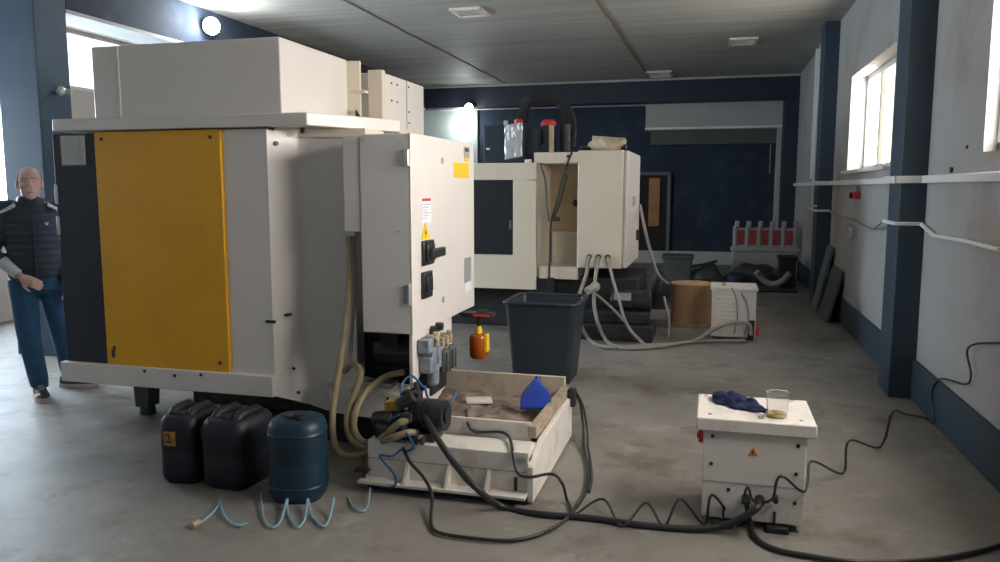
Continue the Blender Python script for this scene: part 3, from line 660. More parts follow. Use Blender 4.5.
hose('air_tube', [(-1.533, 4.020, 0.484), (-1.588, 3.980, 0.559), (-1.623, 3.920, 0.526), (-1.600, 3.860, 0.464), (-1.513, 3.800, 0.409), (-1.450, 3.740, 0.388)], .0065, 'blue_tube', 'blue air tube curling from the plate behind the black cable', 'tube', n=8)
hose('air_tube', [(-1.587, 3.740, 0.355), (-1.521, 3.690, 0.343), (-1.470, 3.660, 0.303), (-1.460, 3.660, 0.261), (-1.513, 3.680, 0.228)], .0065, 'blue_tube', 'short blue air tube on the front of the pump', 'tube', n=8)
hose('air_tube', [(-1.557, 4.100, 0.474), (-1.521, 4.050, 0.419), (-1.449, 4.000, 0.398), (-1.377, 4.050, 0.424), (-1.370, 4.100, 0.446)], .007, 'blue_tube', 'blue air tube looping under the filter bowls', 'tube', n=8)
hose('air_tube', [(-1.505, 3.780, 0.415), (-1.555, 3.720, 0.412), (-1.623, 3.720, 0.374)], .007, 'blue_tube', 'blue air tube laid over the pump towards the tan hoses', 'tube', n=8)
# cables of the tank and plate
hose('power_cable', [(-1.584, 4.030, 0.501), (-1.461, 3.800, 0.424), (-1.333, 3.660, 0.336), (-1.211, 3.600, 0.220), (-1.070, 3.500, 0.147), (-0.965, 3.615, 0.015), (-0.768, 3.581, 0.015), (-0.525, 3.599, 0.015), (-0.284, 3.582, 0.015), (-0.054, 3.599, 0.015), (0.089, 3.620, 0.038), (0.188, 3.600, 0.106), (0.240, 3.610, 0.146), (.255, 3.672, .15)], .017, 'cable', 'thick black cable from the cabinet across the floor to the white transformer', 'cable')
hose('power_cable', [(-1.532, 3.700, 0.241), (-1.466, 3.630, 0.196), (-1.359, 3.550, 0.150), (-1.318, 3.551, 0.060), (-1.251, 3.355, 0.015), (-1.170, 3.253, 0.015), (-0.973, 3.242, 0.015), (-0.817, 3.273, 0.015), (-0.703, 3.390, 0.015), (-0.630, 3.582, 0.015), (-0.598, 3.874, 0.015), (-0.615, 4.117, 0.015), (-0.659, 4.367, 0.015), (-0.714, 4.600, 0.030), (-0.758, 4.830, 0.090), (-0.781, 4.840, 0.231), (-.82, 4.82, .32)], .009, 'cable', 'black cable running from the pump round the tank to its far corner', 'cable')
hose('signal_cable', [(-1.295, 4.050, 0.367), (-1.249, 3.940, 0.323), (-1.201, 3.930, 0.285), (-1.066, 3.930, 0.296), (-1.008, 3.900, 0.283), (-0.958, 3.770, 0.275), (-0.935, 3.700, 0.263), (-0.899, 3.660, 0.182), (-0.837, 3.660, 0.167), (-0.734, 3.700, 0.178), (-0.673, 3.650, 0.156), (-0.669, 3.774, 0.020), (-0.607, 3.625, 0.015)], .008, 'coil', 'thin dark cable draped over the front wall of the tank', 'cable')
hose('air_tube', [(-1.526, 3.700, 0.247), (-1.578, 3.660, 0.207), (-1.646, 3.660, 0.206), (-1.620, 3.650, 0.174), (-1.560, 3.640, 0.118), (-1.555, 3.640, 0.059), (-1.616, 3.650, 0.038), (-1.689, 3.660, 0.043)], .006, 'blue_tube', 'thin blue tube hanging on the tank front beside its tap', 'tube', n=8)
hose('signal_cable', [(-0.580, 3.928, 0.012), (-0.594, 4.131, 0.012), (-0.638, 4.381, 0.012), (-0.688, 4.588, 0.030), (-0.733, 4.840, 0.056), (-0.763, 4.850, 0.209), (-.81, 4.80, .33)], .007, 'coil', 'thin cable dropping behind the tank corner', 'cable')

# ------------------------------------------------------------------ three canisters under the machine
def rounded(cx, cy, w, d, r, z, n=6):
    out = []
    for sx, sy, a0 in ((1, 1, 0), (-1, 1, 90), (-1, -1, 180), (1, -1, 270)):
        for k in range(n + 1):
            a = math.radians(a0 + 90 * k / n); out.append((cx + sx * (w / 2 - r) + r * math.cos(a), cy + sy * (d / 2 - r) + r * math.sin(a), z))
    return out
def jerrycan(x, y, w, d, h, rz, material, label, orange=False):
    t = thing('jerrycan', (x, y, 0), label, 'jerrycan', 'plastic canisters under the machine')
    m = MB(); s = []
    for z, k in ((0.0, .86), (.02, .95), (.05, 1.0), (h * .45, 1.0), (h * .47, .985), (h * .49, 1.0), (h * .80, 1.0), (h * .88, .97), (h * .94, .88), (h * .965, .76)):
        s.append([tuple(rotz(rz) @ Vector(p) + Vector((x, y, 0))) for p in rounded(0, 0, w * k, d * k, min(w, d) * (.38 if material == 'jerry_blue' else .26) * k, z)])
    m.loft(s); m.build('body', material, t)
    R = rotz(rz)
    def W(p): return R @ Vector(p) + Vector((x, y, 0))
    if material == 'jerry_blue':
        m = MB().lathe([(.10, h * .955), (.06, h * .975), (.06, h), (0, h)], (x, y, 0), n=24); m.build('shoulder_ring', material, t)
        for z in (.18, .80): MB().loft([[tuple(R @ Vector(p) + Vector((x, y, 0))) for p in rounded(0, 0, w * k, d * k, min(w, d) * .38, zz)] for zz, k in ((h * z - .012, .99), (h * z, 1.02), (h * z + .012, .99))]).build('body_rib', material, t)
        MB().cyl((x + .04, y - .04, h * .97), (x + .04, y - .04, h * 1.03), .03, n=18).build('cap', 'black', t)
        return t
    for q in (-.26, .26):
        m = MB().rings([W((w * q, -d * .30, h * .93)), W((w * q, -d * .22, h * .99)), W((w * q, 0, h)), W((w * q, d * .22, h * .99)), W((w * q, d * .30, h * .93))], [.024] * 5, 12)
        m.build('handle', material, t)
    MB().cyl(W((0, -d * .28, h * .93)), W((0, -d * .28, h * 1.0)), .032, .03, n=20).build('cap', 'black', t)
    if orange:
        lb = MB().box(-w * .30, w * .02, -d / 2 - .003, -d / 2 + .01, h * .56, h * .76, rot=None)
        for v in lb.bm.verts: v.co = W(v.co)
        lb = lb.build('label', 'label_orange', t)
        m = MB()
        m.box(-w * .22, -w * .06, -d / 2 - .005, -d / 2, h * .60, h * .63); m.box(-w * .16, -w * .12, -d / 2 - .005, -d / 2, h * .63, h * .70); m.box(-w * .25, -w * .10, -d / 2 - .005, -d / 2, h * .70, h * .725)
        for v in m.bm.verts: v.co = W(v.co)
        m.build('print', 'label_print', lb)
        lb2 = MB().box(w / 2 - .01, w / 2 + .003, -d * .28, -d * .12, h * .60, h * .78)
        for v in lb2.bm.verts: v.co = W(v.co)
        lb2.build('label', 'label_orange', t)
    return t
jerrycan(-2.775, 3.64, .215, .34, .39, 6, 'jerry', 'dark canister with worn orange labels under the yellow panel', True)
jerrycan(-2.47, 3.63, .275, .34, .395, -4, 'jerry', 'plain dark canister between the labelled one and the flare-tinted one')
jerrycan(-2.045, 3.52, .285, .28, .44, 10, 'jerry_blue', 'canister tinted teal by lens flare under the white corner panel')
# coiled clear air tube lying in front of them
pts = [(-2.318, 3.038, 0.012), (-2.319, 3.107, 0.012), (-2.346, 3.241, 0.015), (-2.505, 3.500, -0.024), (-2.342, 3.268, 0.015), (-2.205, 3.126, 0.012), (-2.108, 3.095, 0.012), (-2.166, 3.320, -0.040), (-2.209, 3.420, 0.027)]
pts += [(-2.197, 3.400, 0.020), (-2.051, 3.192, 0.012), (-1.958, 3.112, 0.012), (-1.959, 3.193, 0.012), (-2.035, 3.380, 0.035), (-1.969, 3.275, 0.012), (-1.845, 3.143, 0.012), (-1.859, 3.244, 0.012), (-1.917, 3.380, 0.048), (-1.843, 3.284, 0.012), (-1.731, 3.185, 0.012), (-1.747, 3.286, 0.012), (-1.783, 3.400, 0.059)]
hose('air_hose', pts, .006, 'clear_tube', 'pale blue coiled air hose on the floor before the canisters', 'hose', n=8)
hose('air_hose', [(-1.781, 3.550, 0.005), (-1.698, 3.437, 0.012), (-1.628, 3.392, 0.012), (-1.630, 3.468, 0.012), (-1.688, 3.620, 0.037)], .005, 'clear_tube', 'short pale blue hose end below the tank tap', 'hose', n=8)
tag(MB().cyl((-2.318, 3.008, 0.020), (-2.314, 3.055, 0.020), .016, n=10).build('hose_fitting', 'brass'), 'small fitting on the free end of the coiled air hose', 'fitting')

# blue dustpan lying on the tank
dp = thing('dustpan', (-.95, 4.5, .35), 'bright blue plastic dustpan lying on the tank sludge', 'dustpan')
S = Matrix.Rotation(math.radians(14), 3, 'Z')
def DP(p): return S @ (Vector(p) * .80) + Vector((-.965, 4.37, .305))
m = MB(); secs = []
for t in range(7):
    k = t / 6; w = .118 * math.sqrt(max(.05, 1 - .85 * max(0, k - .25) ** 2 / .5625)); y = .0 + .21 * k; z = .0 + .055 * k; hh = .02 + .055 * k
    secs.append([DP(p) for p in ((-w, y, z), (-w * .98, y, z + hh), (-w * .6, y, z + hh + .035 * k), (0, y, z + hh + .055 * k), (w * .6, y, z + hh + .035 * k), (w * .98, y, z + hh), (w, y, z))])
m.loft(secs); m.build('pan', 'dustpan', dp, bev=.004)
m = MB().rings([DP((0, .17, .08)), DP((.01, .22, .11)), DP((.015, .25, .14)), DP((.02, .27, .18))], [.022, .017, .016, .019], 12); m.build('handle', 'dustpan', dp)
# ------------------------------------------------------------------ white transformer cabinet
tb = thing('transformer_cabinet', (.22, 3.93, 0), 'white transformer cabinet with overhanging lid and warning triangle on the floor', 'cabinet')
MB().box(-.008, .453, 3.715, 4.10, .035, .475).build('body', 'sheet_worn', tb, bev=.006)
MB().box(-.042, .492, 3.69, 4.135, .465, .528).build('lid', 'sheet_worn', tb, bev=.007)
MB().box(.001, .447, 3.712, 3.716, .216, .219).build('panel_joint', 'sticker_grey', tb)
screws_y([(.035, 3.715, .435), (.415, 3.715, .42), (.032, 3.715, .30), (.412, 3.715, .285), (.412, 3.715, .145), (.115, 3.715, .18)], 'screw', tb, .010)
for p in ((.02, 3.76), (.43, 3.76), (.0, 4.10), (.42, 4.10)): MB().cyl((p[0], p[1], .525), (p[0], p[1], .531), .010, n=10).build('lid_screw', 'brass', tb)
ws = MB().prism([(.195, 3.715, .355), (.242, 3.715, .355), (.2185, 3.715, .398)], (0, -.003, 0)).build('warning_sticker', 'warn_orange', tb)
MB().prism([(.220, 3.712, .389), (.211, 3.712, .372), (.217, 3.712, .372), (.214, 3.712, .359), (.225, 3.712, .376), (.219, 3.712, .376)], (0, -.0015, 0)).build('lightning_bolt', 'black', ws)
rsw = MB().box(-.03, .0, 3.725, 3.785, .395, .455); rsw.cyl((-.03, 3.755, .425), (-.038, 3.755, .425), .018, n=14); rsw.build('red_switch', 'red', tb, bev=.006)
for x, y in ((.09, 3.74), (.34, 3.74), (.09, 4.04), (.34, 4.04)):
    fo = MB().box(x - .05, x + .05, y - .06, y + .05, .0, .03).build('foot', 'rubber', tb, bev=.006)
    MB().cyl((x, y, .03), (x, y, .05), .015, n=10).build('foot_bolt', 'steel', fo)
for x in (.095, .325): MB().box(x - .005, x + .005, 3.703, 3.716, .045, .095).build('lifting_stud', 'screw', tb)
for x, z, r in ((.195, .15, .020), (.255, .15, .022), (.325, .165, .013)): MB().cyl((x, 3.715, z), (x, 3.675, z - .005), r, n=14).build('cable_gland', 'gland', tb)
hose('power_cable', [(.195, 3.68, .145), (0.192, 3.620, 0.160), (0.218, 3.718, 0.030), (0.239, 3.581, 0.015), (0.314, 3.488, 0.015), (0.456, 3.458, 0.015), (0.655, 3.455, 0.015), (0.948, 3.554, 0.015), (1.207, 3.720, 0.015), (1.371, 3.867, 0.015)], .012, 'cable', 'black cable from the transformer curving along the floor to the near wall', 'cable')
# coiled leads: loops resting on the floor and rising
def coil(name, lows, ups, label, r=.0065, material='coil', start=None, end=None):
    pts = list(start or [])
    for i, (lo, up) in enumerate(zip(lows, ups)):
        pts.append(lo); pts.append(up)
    pts += list(end or [])
    return tag(MB().tube(pts, r, n=8).build(name, material), label, 'cable')
coil('coiled_cable', [(0.494, 3.950, 0.178), (0.755, 4.581, 0.010), (1.046, 5.119, 0.010), (1.105, 5.253, 0.030)],
     [(0.547, 4.250, 0.175), (0.780, 4.600, 0.192), (1.077, 5.050, 0.229), (1.103, 5.100, 0.242)],
     'dark coiled cable climbing from the transformer towards the wall pillar', start=[(.27, 3.672, .15), (0.310, 3.650, 0.185), (0.325, 3.660, 0.269), (0.355, 3.660, 0.286), (0.419, 3.680, 0.228), (0.455, 3.720, 0.207)],
     end=[(1.239, 5.400, 0.154), (1.465, 5.833, 0.020), (1.50, 5.75, .02), (1.495, 5.83, .20), (1.495, 5.657, 0.340), (1.495, 5.142, 0.433), (1.495, 5.046, 0.511), (1.495, 5.148, 0.627), (1.495, 5.016, 0.701), (1.495, 4.622, 0.783), (1.495, 4.352, 0.836)])
coil('coiled_cable', [(-0.607, 3.620, 0.012), (-0.366, 3.556, 0.012), (-0.174, 3.608, 0.012), (0.008, 3.680, 0.012), (0.152, 3.770, 0.020)],
     [(-0.483, 3.750, 0.055), (-0.267, 3.700, 0.078), (-0.106, 3.660, 0.132), (0.040, 3.640, 0.175), (0.195, 3.660, 0.217)],
     'dark coiled cable in low loops between the tank and the transformer', start=[(-0.701, 3.380, 0.020)], end=[(0.218, 3.640, 0.175), (.255, 3.675, .145)])
# blue cloth
cl = MB()
def cloth(u, v):
    a = u; x = .035 + .245 * a; w = .018 + .062 * math.sin(PI * min(1, a * .95 + .12)) ** .8; y = 4.03 - .17 * a + (v - .5) * 2 * w
    k = math.sin(PI * v)
    z = .53 + (.038 * math.sin(PI * min(1, a * .9 + .12)) + .018 * noise.noise((x * 26, y * 20, 1)) + .012 * abs(math.sin(x * 60 + y * 30))) * k
    return (x + .012 * noise.noise((a * 7, v * 6, 4)), y + .018 * noise.noise((a * 6, v * 5, 9)), max(z, .527))
cl.grid(cloth, 44, 26)
o = cl.build('cleaning_cloth', 'cloth_blue'); tag(o, 'crumpled navy blue cloth on the transformer lid', 'cloth')
md = o.modifiers.new('thick', 'SOLIDIFY'); md.thickness = .010; md.offset = 1
# measuring cup
cu = thing('plastic_cup', (.325, 3.80, .526), 'clear plastic cup with a little pale oil on the transformer lid', 'cup')
m = MB().lathe([(.045, .0), (.052, .115), (.056, .118), (.054, .120), (.049, .115), (.042, .005), (0, .005)], (.325, 3.80, .526), n=32); m.build('wall', 'cup', cu)
MB().lathe([(0, .006), (.041, .006), (.0425, .022), (0, .022)], (.325, 3.80, .526), n=28).build('oil', 'oil', cu)
m = MB().tube([(.245, 3.76, .528), (.25, 3.74, .532), (.265, 3.75, .529), (.26, 3.78, .531), (.24, 3.77, .530)], .004, n=6); tag(m.build('key_ring', 'brass'), 'small bent wire ring beside the plastic cup', 'ring')

# ------------------------------------------------------------------ dark square bin
bn = thing('waste_bin', (-1.32, 6.55, 0), 'large dark blue square bin standing behind the tank', 'bin')
def rsec(x0, x1, y0, y1, z, r): return rounded((x0 + x1) / 2, (y0 + y1) / 2, x1 - x0, y1 - y0, r, z)
m = MB(); m.loft([rsec(-1.57, -1.09, 6.18, 6.62, 0, .04), rsec(-1.62, -1.04, 6.13, 6.70, .60, .05), rsec(-1.63, -1.03, 6.12, 6.71, .66, .05)], cap=False)
m.loft([rsec(-1.55, -1.11, 6.20, 6.60, .02, .04), rsec(-1.60, -1.06, 6.15, 6.68, .60, .05), rsec(-1.61, -1.05, 6.14, 6.69, .66, .05)], cap=False)
m.loft([rsec(-1.57, -1.09, 6.18, 6.62, 0, .04), rsec(-1.55, -1.11, 6.20, 6.60, .02, .04)]); m.build('tub', 'bin', bn)
pts = rsec(-1.635, -1.025, 6.115, 6.715, .665, .06); m = MB(); m.tube(pts + [pts[0]], .015, n=8, smooth=False); m.build('rim', 'bin', bn)
m = MB().cyl((-1.03, 6.66, .71), (-.97, 6.72, .745), .035, n=14); m.ellipsoid((-.965, 6.725, .745), (.045, .045, .045)); m.build('rim_handle', 'hose_grey', bn)

# ------------------------------------------------------------------ second machine
m2 = thing('machining_center', (-1.9, 9.2, 0), 'cream machining center at the rear with a black window and cables', 'machine')
MB().box(-3.9, -1.86, 8.62, 10.2, .45, 1.86).build('body', 'cream', m2, bev=.01)
f = MB(); f.box(-3.9, -1.865, 8.4, 8.62, .475, .855); f.box(-3.9, -1.865, 8.4, 8.62, 1.69, 1.875); f.box(-2.13, -1.865, 8.4, 8.62, .855, 1.69); f.box(-3.9, -3.2, 8.4, 8.62, .855, 1.69)
fp = f.build('front_panel', 'cream', m2, bev=.006)
wn = MB().box(-3.2, -2.13, 8.47, 8.50, .855, 1.69).build('window', 'dark_glass', m2)
MB().cyl((-2.17, 8.46, 1.24), (-2.17, 8.46, 1.14), .018, n=10).build('window_handle', 'greybox', wn)
MB().prism([(-1.865, 8.4, .475), (-1.80, 8.85, .475), (-1.86, 8.85, .475), (-1.90, 8.5, .475)], (0, 0, 1.395)).build('side_return', 'cream', m2)
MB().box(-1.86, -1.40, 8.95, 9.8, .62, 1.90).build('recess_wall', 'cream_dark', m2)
MB().box(-1.78, -1.40, 8.86, 8.95, .62, 1.10).build('recess_panel', 'cream', m2, bev=.006)
MB().box(-1.90, -1.40, 8.42, 9.2, 1.865, 1.985).build('top_beam', 'cream', m2, bev=.006)
MB().box(-1.84, -1.40, 8.42, 8.9, .60, .74).build('sill_beam', 'cream', m2, bev=.006)
screws_y([(-1.52, 8.42, 1.94)], 'screw', m2, .02, 'screw')
cb2 = MB().box(-1.412, -.92, 8.4, 9.75, .735, 2.0).build('cabinet', 'cream', m2, bev=.012)
cd2 = MB().box(-.918, -.872, 8.43, 9.80, .74, 1.995).build('cabinet_door', 'sheet', m2, bev=.014)
MB().box(-.872, -.85, 8.95, 9.10, 1.40, 1.50).build('door_latch', 'sticker_grey', cd2, bev=.004)
MB().box(-.872, -.845, 9.45, 9.6, .98, 1.10).build('door_handle', 'black', cd2, bev=.004)
for x, y in ((-1.27, 8.40), (-1.17, 8.40), (-1.07, 8.40)):
    m = MB().cyl((x, 8.385, .86), (x, 8.41, .86), .028, n=14); m.build('cable_gland', 'gland', cb2)
MB().cyl((-1.50, 8.945, 1.43), (-1.50, 8.88, 1.43), .045, n=18).build('round_knob', 'black', m2)
m = MB(); m.box(-1.49, -1.43, 8.84, 8.95, 1.72, 1.80); m.cyl((-1.46, 8.85, 1.80), (-1.46, 8.85, 1.86), .03, n=12); m.cyl((-1.46, 8.85, 1.65), (-1.46, 8.85, 1.72), .035, n=12); m.build('connector', 'greybox', m2, bev=.006)
m = MB(); m.cyl((-1.44, 8.80, .62), (-1.47, 8.80, 1.66), .018, n=10); m.build('cable_run', 'cable', m2)
m = MB(); m.tube([(-1.47, 8.36, 1.98), (-1.571, 8.400, 1.740), (-1.645, 8.400, 1.416), (-1.699, 8.400, 1.231), (-1.708, 8.400, 0.923), (-1.712, 8.380, 0.538)], .012, n=8); m.tube([(-1.564, 8.600, 1.743), (-1.610, 8.500, 1.469), (-1.677, 8.400, 1.253)], .011, n=8)
m.tube([(-1.820, 8.370, 1.869), (-1.765, 8.380, 1.686), (-1.741, 8.380, 1.416), (-1.718, 8.380, 1.231)], .009, n=8); m.build('cable_run', 'cable', m2)
MB().box(-1.735, -1.66, 8.36, 8.42, .52, .62).build('cable_clip', 'cable', m2, bev=.006)
MB().box(-1.70, -1.60, 8.37, 8.40, 1.24, 1.29).build('cable_clip', 'cable', m2, bev=.006)
# base and black machinery below
m = MB(); m.box(-3.9, -1.7, 8.7, 10.2, 0, .47); m.box(-1.72, -.75, 8.55, 9.7, 0, .62); m.box(-1.95, -1.66, 8.42, 8.6, .40, .62); m.build('base', 'black', m2, bev=.015)
m = MB(); m.box(-1.45, -.56, 8.10, 8.62, .0, .17); m.box(-1.35, -.62, 8.20, 8.62, .17, .30); m.build('chip_trough', 'black', m2, bev=.015)
m = MB(); m.cyl((-1.02, 8.38, .40), (-.68, 8.38, .40), .11, n=22); m.box(-.99, -.79, 8.26, 8.34, .34, .50); m.cyl((-.68, 8.38, .40), (-.60, 8.38, .40), .12, n=22); m.build('conveyor_motor', 'black_gloss', m2, bev=.008)
MB().box(-.985, -.80, 8.255, 8.262, .415, .495).build('motor_plate', 'sticker_grey', m2)
# things on its roof
bx = MB().box(-2.47, -2.005, 8.42, 9.1, 1.876, 2.285).build('roof_box', 'black_panel', m2, bev=.01)
MB().box(-2.44, -2.40, 8.412, 8.42, 2.02, 2.04).build('lamp_strip', 'sticker_white', bx)
fo = MB()
fo.grid(lambda u, v: (-2.225 + .20 * u + .01 * noise.noise((u * 4, v * 4, 3)), 8.405 - .015 * noise.noise((u * 5, v * 6, 1)), 1.925 + .37 * v + .03 * (u - .5)), 14, 22)
o = fo.build('foil_cover', 'foil', bx); md = o.modifiers.new('thick', 'SOLIDIFY'); md.thickness = .01
MB().cyl((-2.12, 8.62, 2.285), (-2.12, 8.62, 2.36), .055, .05, n=18).build('signal_cap', 'red', bx)
MB().box(-2.25, -2.21, 8.45, 8.5, 2.285, 2.34).build('roof_fitting', 'steel', bx, bev=.005)
mo = MB(); mo.cyl((-1.78, 8.62, 1.985), (-1.78, 8.62, 2.28), .085, n=22); mo.box(-1.86, -1.70, 8.54, 8.70, 1.985, 2.08); mo = mo.build('spindle_motor', 'black_gloss', m2, bev=.008)
MB().lathe([(.088, 0), (.088, .04), (.06, .07), (0, .075)], (-1.78, 8.62, 2.28), n=22).build('motor_cap', 'red', mo)
MB().box(-1.755, -1.70, 8.525, 8.535, 1.99, 2.28).build('motor_label', 'rag', mo, bev=.003)
MB().cyl((-1.60, 8.66, 1.985), (-1.60, 8.66, 2.30), .06, n=18).build('servo_motor', 'black', m2)
MB().box(-2.0, -1.93, 8.40, 8.46, 1.876, 1.91).build('sensor', 'sticker_white', m2, bev=.004)
# drag chain arching over the roof
ch = [(-2.090, 8.700, 2.339), (-2.079, 8.700, 2.493), (-2.011, 8.700, 2.580), (-1.850, 8.750, 2.602), (-1.711, 8.800, 2.571), (-1.608, 8.800, 2.469), (-1.560, 8.800, 2.302), (-1.569, 8.800, 2.070)]
path = catmull(ch, 7); m = MB()
for a, b in zip(path[::1], path[1:]):
    d = (b - a); L_ = d.length; ang = math.atan2(d.x, d.z); c = (a + b) / 2
    m.box(c.x - .055, c.x + .055, c.y - .06, c.y + .06, c.z - L_ * .46, c.z + L_ * .46, rot=Matrix.Rotation(ang, 3, 'Y'))
m.build('drag_chain', 'black', m2, bev=.006)
# crumpled rags on its cabinet
m = MB().ellipsoid((-1.13, 8.62, 2.055), (.19, .14, .10), 26, 16); soft(m, .05, 7, 5); m.box(-1.28, -1.0, 8.52, 8.72, 2.09, 2.15, rot=roty(5)); 
for v in m.bm.verts: v.co.z = max(v.co.z, 2.002)
tag(m.build('rag_bundle', 'rag', bev=.006), 'crumpled beige rag bundle on top of the rear machine cabinet', 'rags')
for c, r, lb in (((-1.36, 8.6, 2.03), (.07, .06, .03), 'small dark scrap left of the beige rag bundle'), ((-.955, 8.62, 2.05), (.04, .05, .05), 'small dark lump right of the beige rag bundle')):
    m = MB().ellipsoid(c, r, 14, 8); soft(m, .015, 12, 2)
    for v in m.bm.verts: v.co.z = max(v.co.z, 2.002)
    tag(m.build('cable_scrap', 'grease'), lb, 'scrap')
# cables hanging from the rear cabinet
hose('machine_cable', [(-1.27, 8.385, .86), (-1.275, 8.200, 0.681), (-1.303, 8.050, 0.538), (-1.319, 7.900, 0.431), (-1.298, 7.850, 0.273), (-1.230, 8.105, 0.020), (-1.003, 7.678, 0.020), (-0.660, 7.822, 0.020), (-0.180, 8.165, 0.020), (0.036, 8.300, 0.132), (0.214, 8.350, 0.206), (0.394, 8.380, 0.199), (0.429, 8.400, 0.081)], .020, 'hose_grey', 'grey cable looping from the rear cabinet over the floor to the small white box', 'cable')
hose('machine_cable', [(-1.17, 8.385, .86), (-1.171, 8.150, 0.636), (-1.165, 8.050, 0.437), (-1.116, 7.950, 0.244), (-1.032, 8.045, 0.020), (-0.824, 7.675, 0.020), (-0.511, 7.811, 0.020), (-0.081, 8.247, 0.020), (0.371, 8.370, 0.020)], .020, 'hose_grey', 'grey cable falling straight from the middle gland of the rear cabinet', 'cable')
hose('machine_cable', [(-1.07, 8.385, .86), (-0.988, 8.200, 0.636), (-0.910, 8.100, 0.440), (-0.850, 8.050, 0.260), (-0.758, 7.980, 0.130), (-0.616, 7.887, 0.020)], .017, 'hose_grey', 'pale cable slanting down from the third gland of the rear cabinet', 'cable')
hose('machine_cable', [(-1.258, 8.100, 0.554), (-1.127, 8.080, 0.477), (-0.977, 8.060, 0.359), (-0.848, 8.040, 0.231)], .015, 'hose_grey', 'thin grey cable crossing the hanging cables under the rear cabinet', 'cable')
hose('machine_cable', [(-0.860, 9.751, 1.392), (-0.744, 9.000, 1.182), (-0.671, 9.000, 0.899), (-0.575, 9.000, 0.627), (-0.465, 9.100, 0.504)], .017, 'hose_grey', 'grey cable hanging from the rear cabinet door to the tan drum', 'cable')

# ------------------------------------------------------------------ small white box and drum
wb = thing('junction_box', (.26, 8.7, 0), 'small white louvred box on the floor beside the tan drum', 'box')
MB().box(.025, .475, 8.5, 8.95, .03, .545).build('body', 'sheet_worn', wb, bev=.008)
m = MB().box(.01, .49, 8.485, 8.965, .525, .56); m.build('lid', 'sheet_worn', wb, bev=.006)
m = MB()
for i in range(7): m.box(.07, .30, 8.492, 8.502, .18 + i * .045, .192 + i * .045, rot=rotx(-25))
m.build('louvre', 'sheet', wb)
m = MB(); m.tube([(.22, 8.49, .56), (.27, 8.47, .45), (.29, 8.46, .25), (.26, 8.46, .07)], .008, n=6); m.tube([(.32, 8.49, .50), (.38, 8.47, .40), (.40, 8.46, .22), (.36, 8.46, .07)], .008, n=6); m.build('lead', 'hose_grey', wb)
m = MB(); m.cyl((.14, 8.6, .56), (.14, 8.6, .60), .02, n=10); m.build('lid_knob', 'brass', wb)
for x, y in ((.07, 8.55), (.43, 8.55), (.07, 8.9), (.43, 8.9)): MB().box(x - .03, x + .03, y - .03, y + .03, 0, .03).build('foot', 'rubber', wb)
m = MB().box(.475, .52, 8.52, 8.62, .05, .14); m.build('red_plug', 'red', wb, bev=.008)
MB().box(.40, .465, 8.475, 8.50, .03, .22).build('socket_plate', 'cable', wb, bev=.006)
dm = thing('cardboard_drum', (-.20, 9.3, 0), 'tan cardboard drum standing between the rear machine and the small white box', 'drum')
MB().lathe([(.238, .0), (.238, .46), (.245, .47), (.245, .495), (.22, .50), (0, .50)], (-.20, 9.36, 0), n=40).build('body', 'card', dm)
m = MB().lathe([(.240, .0), (.244, .005), (.244, .03), (.240, .035)], (-.20, 9.36, 0), n=40); m.build('base_hoop', 'rim', dm)
hose('machine_cable', [(-0.496, 8.900, 0.379), (-0.454, 8.800, 0.247), (-0.423, 8.700, 0.096), (-0.416, 8.411, 0.015)], .015, 'hose_grey', 'frayed pale cable end standing against the left of the tan drum', 'cable')

# ------------------------------------------------------------------ far corner clutter
gb = thing('plastic_crate', (-.54, 13.7, 0), 'dark grey green crate at the far end behind the tan drum', 'crate')
MB().prism([(-.76, 13.55, 0), (-.33, 13.55, 0), (-.30, 13.55, .42), (-.79, 13.55, .42)], (0, .4, 0)).build('body', 'greybox', gb, bev=.02)
MB().box(-.81, -.28, 13.52, 13.98, .40, .46).build('rim', 'greybox', gb, bev=.01)
def heap(x, y, rx, ry, h, material, name, label, cat, seed, sc=4, amp=.12):
    m = MB().ellipsoid((x, y, 0), (rx, ry, h), 36, 22); soft(m, amp, sc, seed)
    for v in m.bm.verts: v.co.z = max(v.co.z, .004)
    o = tag(m.build(name, material), label, cat); return o
heap(-.05, 13.5, .32, .26, .34, 'black', 'rubbish_bag', 'black rubbish bag heaped beside the grey green crate', 'bag', 3)
heap(.75, 13.7, .62, .34, .30, 'tarp', 'tarpaulin', 'dark crumpled tarpaulin on the floor in front of the barrier', 'tarpaulin', 9)
heap(.42, 13.25, .16, .14, .26, 'jerry_blue', 'rubbish_bag', 'small blue bag at the left end of the tarpaulin', 'bag', 13)
heap(-.66, 10.6, .2, .2, .5, 'black', 'rubbish_bag', 'black bundle in the dark gap behind the rear cabinet', 'bag', 21)
m = MB(); pts = [(.72 + .50 * t, 13.15 + .06 * math.sin(t * 5), .06 + .20 * (2 * t - 1) ** 2) for t in [i / 8 for i in range(9)]]; m.tube(pts, .05, n=12)
tag(m.build('corrugated_pipe', 'barrier'), 'pale bent pipe lying on the dark tarpaulin', 'pipe')
m = MB().box(1.08, 1.33, 13.3, 13.7, 0, .48); m.box(1.06, 1.35, 13.28, 13.72, .44, .50); tag(m.build('storage_box', 'black', bev=.012), 'black box standing by the foot of the barrier near the wall', 'box')
m = MB().tube([(-0.336, 13.600, 0.265), (-0.091, 13.600, 0.322), (0.104, 13.700, 0.369)], .02, n=8); tag(m.build('stick', 'black'), 'thin dark stick poking out of the black rubbish bag', 'stick')
m = MB().box(-.25, 1.3, 12.6, 13.0, 0, .035); tag(m.build('floor_mat', 'black', bev=.01), 'flat dark mat on the floor before the clutter', 'mat')
ba = thing('barrier', (.9, 14.6, 0), 'dusty white plastic road barrier with faded red panels in the far corner', 'barrier')
R = rotz(6); C0 = Vector((.37, 14.5, 0))
def BW(m):
    for v in m.bm.verts: v.co = R @ v.co + C0
    return m
